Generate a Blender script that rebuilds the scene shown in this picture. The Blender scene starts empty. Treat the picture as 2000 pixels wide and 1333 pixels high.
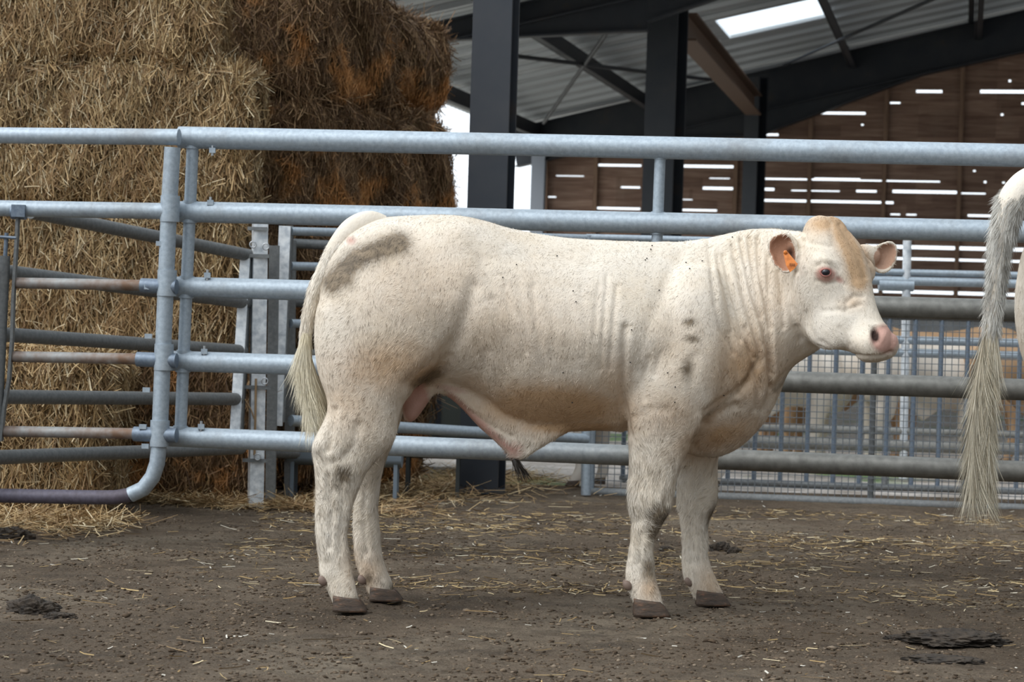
import bpy, bmesh, math, random
import numpy as np
from mathutils import Vector, Matrix, noise as mnoise

random.seed(7); rng = np.random.default_rng(11)
scn = bpy.context.scene
COL = scn.collection

# ------------------------------------------------------------------ camera
F = 5000.0; CX = 1000.0; CY = 666.5; CAMH = 1.108
PITCH = math.atan(86.5 / F); ROLL = 0.0305
fw = Vector((0, math.cos(PITCH), -math.sin(PITCH)))
r0 = Vector((1, 0, 0)); u0 = Vector((0, math.sin(PITCH), math.cos(PITCH)))
cr = math.cos(ROLL) * r0 + math.sin(ROLL) * u0
cu = -math.sin(ROLL) * r0 + math.cos(ROLL) * u0
C0 = Vector((0, 0, CAMH))
cd = bpy.data.cameras.new('camera'); cam = bpy.data.objects.new('camera', cd); COL.objects.link(cam)
cam.matrix_world = Matrix(((cr.x, cu.x, -fw.x, 0), (cr.y, cu.y, -fw.y, 0), (cr.z, cu.z, -fw.z, CAMH), (0, 0, 0, 1)))
cd.sensor_width = 36; cd.lens = F / 2000 * 36; cd.clip_end = 400; cd.clip_start = .1
cd.dof.use_dof = True; cd.dof.focus_distance = 8.95; cd.dof.aperture_fstop = 7.0
scn.camera = cam
scn.view_settings.view_transform = 'Standard'; scn.view_settings.look = 'None'
scn.view_settings.exposure = 0.0; scn.view_settings.gamma = 1.0; scn.view_settings.use_curve_mapping = False
scn.cycles.max_bounces = 6; scn.cycles.diffuse_bounces = 3; scn.cycles.use_denoising = True
scn.cycles.transparent_max_bounces = 6

# ------------------------------------------------------------------ daylight
world = bpy.data.worlds.new('sky'); scn.world = world; world.use_nodes = True
wn = world.node_tree; wn.nodes.clear()
wo = wn.nodes.new('ShaderNodeOutputWorld'); wb = wn.nodes.new('ShaderNodeBackground')
tc = wn.nodes.new('ShaderNodeTexCoord')
def sky_term(d, lo, hi, a, b):
    dt = wn.nodes.new('ShaderNodeVectorMath'); dt.operation = 'DOT_PRODUCT'; dt.inputs[1].default_value = Vector(d).normalized()
    mr = wn.nodes.new('ShaderNodeMapRange'); mr.interpolation_type = 'SMOOTHSTEP'
    for i_, v_ in enumerate((lo, hi, a, b)): mr.inputs[i_ + 1].default_value = v_
    wn.links.new(tc.outputs['Generated'], dt.inputs[0]); wn.links.new(dt.outputs['Value'], mr.inputs[0]); return mr.outputs[0]
s1_ = sky_term((-.50, -.10, .80), -.15, 1, .26, 1.85)      # overcast sky, brightest overhead and to the left
s2_ = sky_term((-.12, 1, .05), .80, .97, 0, 1.6)           # bright open country beyond the shed
ad = wn.nodes.new('ShaderNodeMath'); ad.operation = 'ADD'; wn.links.new(s1_, ad.inputs[0]); wn.links.new(s2_, ad.inputs[1])
wb.inputs[0].default_value = (.87, .94, 1, 1)
wn.links.new(ad.outputs[0], wb.inputs[1]); wn.links.new(wb.outputs[0], wo.inputs[0])
sl = bpy.data.lights.new('sun', 'SUN'); sl.energy = 1.65; sl.angle = math.radians(45); sl.color = (1, .96, .91)
so = bpy.data.objects.new('sun', sl); COL.objects.link(so)
so.rotation_euler = Vector((.62, .42, -.78)).to_track_quat('-Z', 'Y').to_euler()

# ------------------------------------------------------------------ helpers
def W(px, py, Y):
    d = fw + cr * ((px - CX) / F) + cu * ((CY - py) / F)
    return C0 + d * (Y / d.y)
def G(px, py):
    d = fw + cr * ((px - CX) / F) + cu * ((CY - py) / F)
    return C0 + d * (-CAMH / d.z)
def PX(P):
    """world (N,3) array -> image x, y"""
    P = np.asarray(P) - np.array(C0)
    z = P @ np.array(fw)
    return CX + F * (P @ np.array(cr)) / z, CY - F * (P @ np.array(cu)) / z

def link(name, me, m=None, parent=None):
    o = bpy.data.objects.new(name, me); COL.objects.link(o)
    if m is not None:
        if isinstance(m, (list, tuple)):
            for k in m: me.materials.append(k)
        else: me.materials.append(m)
    if parent is not None: o.parent = parent
    return o
def tag(o, label=None, cat=None, group=None, kind=None):
    if label: o['label'] = label
    if cat: o['category'] = cat
    if group: o['group'] = group
    if kind: o['kind'] = kind
    return o
def empty(name, loc, label=None, cat=None, group=None):
    o = bpy.data.objects.new(name, None); COL.objects.link(o); o.location = loc; o.empty_display_size = .1
    tag(o, label, cat, group); return o

class MB:
    def __init__(s): s.v = []; s.f = []; s.sm = []
    def add(s, v, f, smooth=True):
        n = len(s.v); s.v += [tuple(p) for p in v]
        s.f += [tuple(i + n for i in q) for q in f]; s.sm += [smooth] * len(f)
    def box(s, c, sx, sy, sz, M=None):
        c = Vector(c); M = M or Matrix.Identity(3); v = []
        for x in (-.5, .5):
            for y in (-.5, .5):
                for z in (-.5, .5): v.append(c + M @ Vector((x * sx, y * sy, z * sz)))
        s.add(v, [(0, 1, 3, 2), (4, 6, 7, 5), (0, 4, 5, 1), (2, 3, 7, 6), (0, 2, 6, 4), (1, 5, 7, 3)], False)
    def bar(s, a, b, w, h, side=None):
        """square bar from a to b; w along side, h along the third axis"""
        a = Vector(a); b = Vector(b); d = (b - a).normalized()
        sd = Vector(side) if side is not None else (Vector((0, 1, 0)) if abs(d.y) < .9 else Vector((1, 0, 0)))
        sd = (sd - d * sd.dot(d)).normalized(); t = d.cross(sd)
        v = [p + sd * (i * w / 2) + t * (j * h / 2) for p in (a, b) for i, j in ((-1, -1), (1, -1), (1, 1), (-1, 1))]
        s.add(v, [(0, 1, 2, 3), (7, 6, 5, 4), (0, 4, 5, 1), (1, 5, 6, 2), (2, 6, 7, 3), (3, 7, 4, 0)], False)
    def tube(s, pts, r, n=16, cap=True, hollow=False):
        pts = [Vector(p) for p in pts]; rs = r if isinstance(r, (list, tuple)) else [r] * len(pts)
        up = None; rings = []
        for i, p in enumerate(pts):
            a = pts[max(i - 1, 0)]; b = pts[min(i + 1, len(pts) - 1)]; d = (b - a).normalized()
            if up is None: up = Vector((0, 0, 1)) if abs(d.z) < .9 else Vector((1, 0, 0))
            e1 = (up - d * up.dot(d)).normalized(); e2 = d.cross(e1); up = e1
            rings.append([p + (e1 * math.cos(t) + e2 * math.sin(t)) * rs[i] for t in [2 * math.pi * k / n for k in range(n)]])
        v = [q for rg in rings for q in rg]
        f = [(i * n + k, i * n + (k + 1) % n, (i + 1) * n + (k + 1) % n, (i + 1) * n + k) for i in range(len(pts) - 1) for k in range(n)]
        s.add(v, f)
        if cap:
            s.add(rings[0], [tuple(range(n))[::-1]], False); s.add(rings[-1], [tuple(range(n))], False)
    def build(s, name, m, parent=None):
        me = bpy.data.meshes.new(name); me.from_pydata(s.v, [], s.f); me.update()
        me.polygons.foreach_set('use_smooth', s.sm)
        o = link(name, me, m, parent)
        return recenter(o)
def recenter(o):
    """put the origin of a mesh object at the middle of its base"""
    me = o.data; n = len(me.vertices)
    if not n: return o
    co = np.empty(n * 3); me.vertices.foreach_get('co', co); co = co.reshape(-1, 3)
    c = np.array([(co[:, 0].min() + co[:, 0].max()) / 2, (co[:, 1].min() + co[:, 1].max()) / 2, co[:, 2].min()])
    me.vertices.foreach_set('co', (co - c).ravel()); me.update()
    pl = Vector((0, 0, 0))
    p = o.parent
    while p is not None: pl += p.location; p = p.parent
    o.location = Vector(c) - pl
    return o
def tubeo(name, pts, r, m, parent=None, n=16):
    b = MB(); b.tube(pts, r, n); return b.build(name, m, parent)
def baro(name, a, c, w, h, m, parent=None, side=None):
    b = MB(); b.bar(a, c, w, h, side); return b.build(name, m, parent)
def lerp(a, b, t): return a + (b - a) * t
def np_mesh(name, V, Q=None, T=None):
    """fast mesh from numpy quads / tris"""
    me = bpy.data.meshes.new(name)
    loops = []; starts = []; tot = 0
    nq = 0 if Q is None else len(Q); nt = 0 if T is None else len(T)
    me.vertices.add(len(V)); me.vertices.foreach_set('co', np.asarray(V, dtype=np.float32).ravel())
    arr = []
    if nq: arr.append(np.asarray(Q).ravel())
    if nt: arr.append(np.asarray(T).ravel())
    L = np.concatenate(arr).astype(np.int32)
    st = np.concatenate([np.arange(nq) * 4, nq * 4 + np.arange(nt) * 3]).astype(np.int32)
    me.loops.add(len(L)); me.loops.foreach_set('vertex_index', L)
    me.polygons.add(nq + nt); me.polygons.foreach_set('loop_start', st)
    me.update(calc_edges=True); me.validate()
    return me

# ------------------------------------------------------------------ materials
def mat(name, base=(.5, .5, .5), rough=.6, metal=0.0, spec=.5):
    m = bpy.data.materials.new(name); m.use_nodes = True
    b = m.node_tree.nodes['Principled BSDF']
    b.inputs['Base Color'].default_value = (*base, 1); b.inputs['Roughness'].default_value = rough
    b.inputs['Metallic'].default_value = metal; b.inputs['Specular IOR Level'].default_value = spec
    return m
class NT:
    def __init__(s, m): s.m = m; s.t = m.node_tree; s.b = s.t.nodes['Principled BSDF']; s.co = None
    def n(s, typ, **k):
        x = s.t.nodes.new(typ)
        for a, v in k.items(): setattr(x, a, v)
        return x
    def l(s, a, b): s.t.links.new(a, b)
    def coords(s, scale=(1, 1, 1), kind='Object', rot=(0, 0, 0)):
        c = s.n('ShaderNodeTexCoord'); mp = s.n('ShaderNodeMapping'); mp.inputs['Scale'].default_value = scale
        mp.inputs['Rotation'].default_value = rot
        s.l(c.outputs[kind], mp.inputs[0]); return mp.outputs[0]
    def noise(s, vec, scale=5, detail=4, rough=.55, dist=0):
        x = s.n('ShaderNodeTexNoise'); x.inputs['Scale'].default_value = scale; x.inputs['Detail'].default_value = detail
        x.inputs['Roughness'].default_value = rough; x.inputs['Distortion'].default_value = dist
        if vec is not None: s.l(vec, x.inputs['Vector'])
        return x.outputs[0]
    def ramp(s, fac, stops):
        r = s.n('ShaderNodeValToRGB'); e = r.color_ramp.elements
        while len(e) < len(stops): e.new(.5)
        for k, (p, c) in enumerate(stops): e[k].position = p; e[k].color = (*c, 1) if len(c) == 3 else c
        s.l(fac, r.inputs[0]); return r.outputs[0]
    def mix(s, fac, a, b, mode='MIX'):
        x = s.n('ShaderNodeMix', data_type='RGBA', blend_type=mode)
        for sock, v in ((x.inputs[0], fac), (x.inputs[6], a), (x.inputs[7], b)):
            if hasattr(v, 'links') or hasattr(v, 'is_linked'): s.l(v, sock)
            elif isinstance(v, (int, float)): sock.default_value = v
            else: sock.default_value = (*v, 1)
        return x.outputs[2]
    def math(s, op, a, b=None):
        x = s.n('ShaderNodeMath', operation=op)
        for sock, v in ((x.inputs[0], a), (x.inputs[1], b)):
            if v is None: continue
            if isinstance(v, (int, float)): sock.default_value = v
            else: s.l(v, sock)
        return x.outputs[0]
    def bump(s, h, strength=.3, dist=.01):
        x = s.n('ShaderNodeBump'); x.inputs['Strength'].default_value = strength; x.inputs['Distance'].default_value = dist
        s.l(h, x.inputs['Height']); s.l(x.outputs[0], s.b.inputs['Normal'])
    def color(s, c): s.l(c, s.b.inputs['Base Color'])

def galv(name, a, b, dirt=(.16, .12, .08), damt=.35, rough=.50, metal=.38, spangle=60):
    m = mat(name, a, rough, metal); t = NT(m); v = t.coords()
    n1 = t.noise(v, spangle, 3); n2 = t.noise(v, 3.5, 5, .65); n3 = t.noise(v, 220, 2)
    c = t.mix(t.ramp(n1, [(.35, (0, 0, 0)), (.65, (1, 1, 1))]), a, b)
    d = t.ramp(n2, [(.50 if damt < .8 else .40, (0, 0, 0)), (.75 if damt < .8 else .60, (damt,) * 3)])
    c = t.mix(d, c, dirt)
    sp = t.ramp(n3, [(.28, (.45,) * 3), (.34, (0, 0, 0))])
    c = t.mix(sp, c, tuple(k * .4 for k in a))
    t.color(c); t.l(t.math('ADD', t.math('MULTIPLY', n2, .35), rough - .15), t.b.inputs['Roughness'])
    t.bump(n1, .12, .002); return m
GALV = galv('galvanised_pipe', (.33, .39, .45), (.42, .49, .55))
GALV_DIRTY = galv('dusty_pipe', (.20, .20, .19), (.27, .27, .25), (.12, .10, .07), .6, .7, .1)
GALV_DARK = galv('weathered_pipe', (.15, .16, .165), (.21, .22, .22), (.10, .08, .06), .4, .6, .3)  # darker grey version of the pipe
GALV_BRIGHT = galv('bright_galvanised', (.50, .55, .60), (.90, .94, .97), (.30, .28, .25), .45, .35, .15, 28)
GALV_BLUE = galv('blue_grey_pipe', (.14, .18, .24), (.20, .25, .31), (.12, .10, .08), .3, .45, .4)
RUSTY = galv('worn_rusty_pipe', (.27, .28, .28), (.36, .37, .37), (.17, .095, .055), .95, .55, .2, 20)
PAINT = galv('purple_grey_pipe', (.085, .075, .10), (.12, .11, .15), (.06, .04, .04), .5, .5, .2)
BOLT = mat('zinc_bolt', (.5, .52, .54), .35, .8)
STEEL = mat('painted_steel', (.035, .042, .055), .55, .0); t = NT(STEEL); v = t.coords()
n = t.noise(v, 4, 5); t.color(t.ramp(n, [(.35, (.020, .026, .036)), (.62, (.030, .034, .042)), (.78, (.055, .042, .034))])); t.bump(n, .1, .01)
# ------------------------------------------------------------------ materials of the setting
DIRT = mat('trodden_earth', (.1, .08, .06), .95, 0, .2); t = NT(DIRT); v = t.coords(kind='Object')
n1 = t.noise(v, .9, 6, .6, .4); n2 = t.noise(v, 9, 8, .7); n3 = t.noise(v, 60, 6, .7)
vs = t.coords((1, 2.4, 1)); n4 = t.noise(vs, 2.2, 5, .65)
c = t.ramp(n1, [(.30, (.105, .075, .050)), (.5, (.20, .150, .105)), (.68, (.30, .245, .18))])
c = t.mix(t.ramp(n4, [(.50, (0, 0, 0)), (.72, (.75,) * 3)]), c, (.055, .045, .036))
c = t.mix(t.ramp(n2, [(.42, (0, 0, 0)), (.62, (.45,) * 3)]), c, (.075, .055, .038))
c = t.mix(t.ramp(n3, [(.3, (.8,) * 3), (.47, (0, 0, 0))]), c, (.045, .034, .025))
n5 = t.noise(v, 140, 4, .7); c = t.mix(t.ramp(n5, [(.52, (0, 0, 0)), (.68, (.55,) * 3)]), c, (.30, .255, .20)); c = t.mix(t.ramp(n5, [(.30, (.6,) * 3), (.42, (0, 0, 0))]), c, (.05, .038, .028))
t.color(c); hh = t.math('ADD', t.math('MULTIPLY', n2, 1.0), t.math('MULTIPLY', n3, .5)); t.bump(hh, 1.0, .05)
YARD = mat('stony_yard', (.45, .42, .38), .95, 0, .2); t = NT(YARD); v = t.coords(kind='Object')
n1 = t.noise(v, 3, 8, .7); n2 = t.noise(v, 25, 6, .7); n3 = t.noise(v, .7, 4, .6)
c = t.ramp(n1, [(.35, (.34, .30, .26)), (.6, (.62, .58, .54))]); c = t.mix(t.ramp(n2, [(.35, (.6,) * 3), (.5, (0, 0, 0))]), c, (.16, .13, .10))
c = t.mix(t.ramp(n3, [(.55, (0, 0, 0)), (.62, (.8,) * 3)]), c, (.12, .24, .07)); t.color(c); t.bump(n2, .6, .03)
WOOD = mat('brown_board', (.12, .07, .045), .85, 0, .25); t = NT(WOOD); v = t.coords((.6, 1, 9)); v2 = t.coords()
n1 = t.noise(v, 3, 6, .6, .5); n2 = t.noise(v2, 3.5, 4); oi = t.n('ShaderNodeNewGeometry')
c = t.ramp(n1, [(.3, (.22, .13, .095)), (.55, (.38, .25, .185)), (.75, (.52, .37, .28))])
c = t.mix(t.ramp(n2, [(.55, (0, 0, 0)), (.72, (.5,) * 3)]), c, (.40, .29, .22))
c = t.mix(t.math('MULTIPLY', oi.outputs['Random Per Island'], .45), c, (.11, .06, .045)); t.color(c); t.bump(n1, .2, .01)
BATTEN = mat('batten_wood', (.26, .16, .10), .8); t = NT(BATTEN); v = t.coords((9, 1, .8)); n = t.noise(v, 3, 5)
t.color(t.ramp(n, [(.3, (.17, .10, .065)), (.7, (.33, .21, .14))]))
CONC = mat('pale_concrete', (.42, .43, .44), .9); t = NT(CONC); v = t.coords(); n = t.noise(v, 1.5, 7, .65)
t.color(t.ramp(n, [(.3, (.30, .30, .30)), (.7, (.50, .51, .52))])); t.bump(n, .2, .01)
SHEET = mat('roof_sheet', (.42, .44, .46), .45, .5); t = NT(SHEET); v = t.coords((.4, 3, 1)); n = t.noise(v, 2, 5)
t.color(t.ramp(n, [(.3, (.42, .45, .48)), (.7, (.58, .61, .64))]))
SKYL = mat('translucent_sheet', (.9, .96, 1), .4); t = NT(SKYL); t.t.nodes.remove(t.b)
tr = t.n('ShaderNodeBsdfTranslucent'); tr.inputs[0].default_value = (.92, .97, 1, 1); tp = t.n('ShaderNodeBsdfTransparent'); tp.inputs[0].default_value = (.92, .97, 1, 1)
ms = t.n('ShaderNodeMixShader'); ms.inputs[0].default_value = .75
t.l(tr.outputs[0], ms.inputs[1]); t.l(tp.outputs[0], ms.inputs[2]); t.l(ms.outputs[0], t.t.nodes['Material Output'].inputs[0])

# ------------------------------------------------------------------ floor
def grid_plane(name, x0, x1, y0, y1, nx, ny, fz, m):
    xs = np.linspace(x0, x1, nx); ys = np.linspace(y0, y1, ny); Xg, Yg = np.meshgrid(xs, ys)
    V = np.stack([Xg.ravel(), Yg.ravel(), np.array([fz(a, b) for a, b in zip(Xg.ravel(), Yg.ravel())])], 1)
    i = np.arange(nx - 1)[None, :] + nx * np.arange(ny - 1)[:, None]; i = i.ravel()
    me = np_mesh(name, V, np.stack([i, i + 1, i + nx + 1, i + nx], 1)); me.polygons.foreach_set('use_smooth', [True] * len(me.polygons))
    return link(name, me, m)
def fz_floor(x, y):
    k = 1 if y < 14 else max(0, 1 - (y - 14))
    return -.006 + k * (.010 * mnoise.noise(Vector((x * 1.7, y * 1.7, 3))) + .007 * mnoise.noise(Vector((x * 6, y * 6, 1))) + .006 * mnoise.noise(Vector((x * 19, y * 19, 5))) + .004 * mnoise.noise(Vector((x * 44, y * 44, 8))))
fl = grid_plane('floor', -3.1, 3.4, 6.4, 15.2, 640, 800, fz_floor, DIRT); tag(fl, kind='structure')
b = MB(); b.box((0, 5.4, -.10), 60, 19.4, .16); o = b.build('trim_1', DIRT); tag(o, kind='structure')
b = MB(); b.box((0, 59, -.065), 160, 88, .10); o = b.build('trim_2', YARD); tag(o, kind='structure')

# ------------------------------------------------------------------ roof plane:  passes the far eave corner, rises along e
TD = .176; Gp = .235
EC = W(1040, 252, 35.0)
dv = Vector((TD, 1, 0)).normalized(); ev = Vector((1, -TD, 0)).normalized()
def roofz(P): return EC.z + Gp * ((Vector(P) - EC).dot(ev))
def on_roof(px, py, off=0.0):
    """point where the sight line meets the roof plane lowered by off"""
    d = fw + cr * ((px - CX) / F) + cu * ((CY - py) / F)
    nrm = Vector((0, 0, 1)) - Gp * ev; k = EC.z - off - Gp * EC.dot(ev)
    return C0 + d * ((k - C0.dot(nrm)) / d.dot(nrm))
def RP(u, s, dz=0.0):
    """roof point: u metres up the slope (horizontally) from the eave, at distance s along the eave from the far corner, toward the camera"""
    p = EC + ev * u - dv * s; p.z = EC.z + Gp * u + dz; return p
# corrugated sheet: ribs run up the slope; profile varies along dv
sk = [on_roof(1400, 62), on_roof(1597, 14), on_roof(1425, 92)]
sk_u = sorted([(p - EC).dot(ev) for p in sk]); SKU0 = sum(sk_u[:2]) / 2; SKU1 = sk_u[2]
sk_s = sorted([-(p - EC).dot(dv) for p in sk]); SKS0, SKS1 = sk_s[0], sk_s[2]
def profile(s0, s1, pitch=.25):
    out = []; s = math.floor(s0 / pitch) * pitch
    while s < s1 + 1e-6:
        for a, h in ((0, 0), (.008, .042), (.06, .042), (.085, 0), (.15, 0), (.155, .010), (.17, 0), (.20, 0), (.205, .010), (.22, 0)):
            q = s + a * pitch / .25
            if s0 - 1e-6 <= q <= s1: out.append((q, h))
        s += pitch
    return out
def sheet(u0_, u1_, s0, s1, name, m, pitch=.25, dz=.1, hk=1.0):
    pr = [(a, h * hk) for a, h in profile(s0, s1, pitch)]; us = [u0_, u1_]
    v = [RP(u, s, dz + h) for u in us for s, h in pr]; n = len(pr)
    b = MB(); b.add(v, [(i, i + 1, n + i + 1, n + i) for i in range(n - 1)], False)
    return b.build(name, m)
SEND = 17.0
ro = sheet(-.4, SKU0, -3., SEND, 'ceiling', SHEET); tag(ro, kind='structure')
for nm, a in (('ceiling_sheet', (SKU1, 16.0, -3., SEND)), ('ceiling_sheet', (SKU0, SKU1, -3., SKS0)), ('ceiling_sheet', (SKU0, SKU1, SKS1, SEND))):
    o = sheet(*a, nm, SHEET); o.parent = ro; o.location = o.location - ro.location
o = sheet(SKU0, SKU1, SKS0, SKS1, 'window_1', SKYL, .14, .1, .2); tag(o, kind='structure')

EDGE = mat('painted_light_line', (.80, .84, .88), .4, 0); eg = MB()  # added pale strips, painted bright for the lines of light under the roof
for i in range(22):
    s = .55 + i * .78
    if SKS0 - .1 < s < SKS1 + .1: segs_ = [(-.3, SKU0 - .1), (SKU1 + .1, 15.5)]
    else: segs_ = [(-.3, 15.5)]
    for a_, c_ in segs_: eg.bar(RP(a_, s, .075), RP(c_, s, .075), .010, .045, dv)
o = eg.build('added_light_lines', EDGE, ro)
# ------------------------------------------------------------------ steel frame
def ibeam(b, a, c, h, w, up=Vector((0, 0, 1)), tf=.02, tw=.014):
    a = Vector(a); c = Vector(c); d = (c - a).normalized(); up = (up - d * up.dot(d)).normalized(); sd = d.cross(up)
    for q in (-1, 1):
        o_ = up * q * (h / 2 - tf / 2); b.bar(a + o_, c + o_, w, tf, sd)
    b.bar(a, c, tw, h - 2 * tf, sd)
def post(name, px, Y, h, w, zt, label, twist=0.0, m=STEEL, base=True):
    p = W(px, 700, Y); p.z = 0; t_ = empty(name, p, label, 'steel column', 'steel columns of the shed')
    b = MB(); up = (ev * math.cos(twist) + dv * math.sin(twist))
    ibeam(b, p, Vector((p.x, p.y, zt)), h, w, up, .016, .012)
    b.build('column_shaft', m, t_)
    if base:
        b = MB(); b.box((p.x, p.y, .012), h + .1, w + .1, .024); b.build('base_plate', m, t_)
    return t_
P1 = W(930, 300, 14.3); 
post('steel_column', 949, 14.45, .16, .228, 5.2, 'broad dark steel column in front, beside the straw stack end', math.radians(90) - .10)
Y2 = 23.6; p2 = W(1283, 60, Y2)
post('steel_column', 1284, Y2, .26, .30, roofz(p2) - .05, 'middle dark steel column between two bays, carrying the haunched rafter', math.radians(74))
Y3 = 33.0; p3 = W(1462, 200, Y3)
post('steel_column', 1461, Y3, .20, .22, roofz(p3) - .1, 'far steel column standing against the brown board wall', math.radians(60))
GREYP = mat('pale_painted_column', (.30, .33, .38), .6)
pc = W(1042, 350, 34.3)
oc = post('steel_column', 1041, 34.3, .16, .18, roofz(pc) - .35, 'pale grey corner column at the open left end of board wall', math.radians(90), GREYP)

def rafter(name, Y, u0_, u1_, h, w, label, haunch=None, off=.1):
    # frame plane along ev through depth Y at eave
    s = (EC.y - Y) / dv.y
    t_ = empty(name, RP((u0_ + u1_) / 2, s, -h), label, 'roof beam', 'steel rafters of the shed')
    b = MB(); a = RP(u0_, s, -off - h / 2); c = RP(u1_, s, -off - h / 2); ibeam(b, a, c, h, w); b.build('beam', STEEL, t_)
    if haunch:
        for (ua, ub, dep) in haunch:
            b = MB(); A = RP(ua, s, -off - h); Bp = RP(ub, s, -off - h); Cc = Vector(A); Cc.z -= dep
            for q in (-.008, .008): pass
            tv = dv * .008
            b.add([A - tv, Bp - tv, Cc - tv, A + tv, Bp + tv, Cc + tv], [(0, 1, 2), (5, 4, 3), (0, 3, 4, 1), (1, 4, 5, 2), (2, 5, 3, 0)], False)
            b.bar(Bp, Cc, w * .9, .018, dv); b.build('haunch', STEEL, t_)
    return t_
def u_of(px, py, Y): return (W(px, py, Y) - EC).dot(ev)
u2 = u_of(1284, 60, Y2)
rafter('roof_rafter', Y2 - .2, -.4, 9.5, .20, .16, 'dark steel rafter rising over the middle column', [(u2, u2 + 1.9, .22), (u2, u2 - 1.7, .30)])
u3 = u_of(1462, 200, Y3)

# purlins running in depth
def purlin(px, py, label, h=.2, m=STEEL, uoff=0):
    p = on_roof(px, py, .12); u = (p - EC).dot(ev) + uoff
    b = MB(); a = RP(u, .2, -.02 - h / 2); c = RP(u, SEND - .2, -.02 - h / 2)
    nrm = Vector((-Gp * ev.x, -Gp * ev.y, 1)).normalized()
    sd = ev
    b.bar(a, c, .012, h, sd)
    for q, s_ in ((-1, 1), (1, -1)):
        o_ = nrm * q * h / 2; b.bar(a + o_ + sd * s_ * .03, c + o_ + sd * s_ * .03, .07, .012, sd)
    o = b.build('roof_purlin', m); tag(o, label, 'roof purlin', 'steel purlins under the roof sheet'); return o
purlin(1035, 250, 'dark steel purlin at the eave, lowest of the roof')
purlin(1235, 182, 'dark steel purlin crossing the roof between the first two columns')
purlin(1652, 100, 'dark steel purlin right of the bright skylight')
purlin(1905, 50, 'dark steel purlin highest up, near the top right of the photo')
BRN = mat('brown_steel', (.16, .10, .07), .6)  # plain brown steel for the tie beam
# longitudinal beam from middle column to wall column
a = W(1340, 52, Y2 + .3); c = W(1472, 205, Y3 - .3)
b = MB(); ibeam(b, a, c, .26, .20, Vector((0, 0, 1))); o = b.build('tie_beam', BRN); tag(o, 'brown steel beam linking middle column to wall column', 'roof beam')
def rod(p, q, label, r=.022):
    A = on_roof(*p, .30); B = on_roof(*q, .30); d = (B - A)
    b = MB(); b.tube([A, B], r, 8); o = b.build('brace_rod', STEEL); tag(o, label, 'bracing', 'roof bracing rods')
rod((985, 107), (1390, 156), 'nearly level dark brace under the roof between two columns')
rod((1188, 60), (1062, 240), 'steep dark brace crossing the level one under the roof')
rod((1830, -5), (1640, 78), 'dark slanting brace right of the skylight, its upper half')
rod((1640, 78), (1530, 128), 'dark slanting brace below the skylight, its lower half', .016)

# ------------------------------------------------------------------ board wall with gaps
TW = .30; wd = Vector((1, -TW, 0)).normalized()
WC = W(1062, 400, 34.6); WC.z = 0
def wall_at(px, py):
    d = fw + cr * ((px - CX) / F) + cu * ((CY - py) / F); nr = Vector((TW, 1, 0))
    k = (WC - C0).dot(nr) / d.dot(nr); return C0 + d * k
wl = empty('wall_back', WC); tag(wl, kind='structure')
def wxs(px, py=400): return (wall_at(px, py) - WC).dot(wd)
ZB = 1.02; BH = .1445
WLEN = 12.0
bd = MB(); rr = random.Random(3)
# list of light gaps: (x0,x1,y, thick px)
gaps = [(1140,1250,251,4),(1228,1252,232,3),(1311,1432,270,5),(1400,1436,231,3),(1482,1690,228,4.5),(1484,1520,270,4),(1484,1510,312,2.5),
 (1168,1252,330,4),(1306,1432,330,5),(1070,1086,390,2),(1085,1140,352,1.5),(1212,1250,371,3),(1306,1320,352,1.5),(1372,1432,371,5),(1385,1425,352,1.5),(1164,1250,411,4),(1305,1400,411,3.5),(1320,1352,392,1.5),
 (1482,1590,351,3),(1590,1680,351,5),(1680,1836,351,2.5),(1480,1512,371,5),(1545,1640,372,2),(1672,1712,372,4),(1743,1870,372,5.5),(1870,1925,372,2.5),(1478,1745,392,4.5),
 (1739,1758,414,2.5),(1770,1790,414,2.5),(1890,1945,415,4),(1750,1990,437,5),(1789,1840,185,5),(1914,2040,183,6),(1738,1758,206,3),(1995,2040,204,4),
 (1690,2010,478,6.5),(1690,2010,520,4.5),(1690,2010,583,6)]
dots = [(1688,166,5),(1972,161,4),(1957,225,4),(1684,248,3),(1903,330,3),(1924,352,4),(1576,413,3),(1960,352,3),(1078,232,4)]
gaps += [(x - 2.5, x + 2.5, y, th) for (x, y, th) in dots]
zmax = 6.2
k = 0; z = ZB
rows = []
while z < zmax: rows.append(z); z += BH
gap_by_row = {}
for (x0, x1, y, th) in gaps:
    p = wall_at((x0 + x1) / 2, y); zz = p.z; r = min(range(len(rows)), key=lambda i: abs(rows[i] - zz))
    gap_by_row.setdefault(r, []).append((wxs(x0, y), wxs(x1, y), th * p.y / F))
def topz(s):
    return roofz(WC + wd * s) - .15
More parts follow.
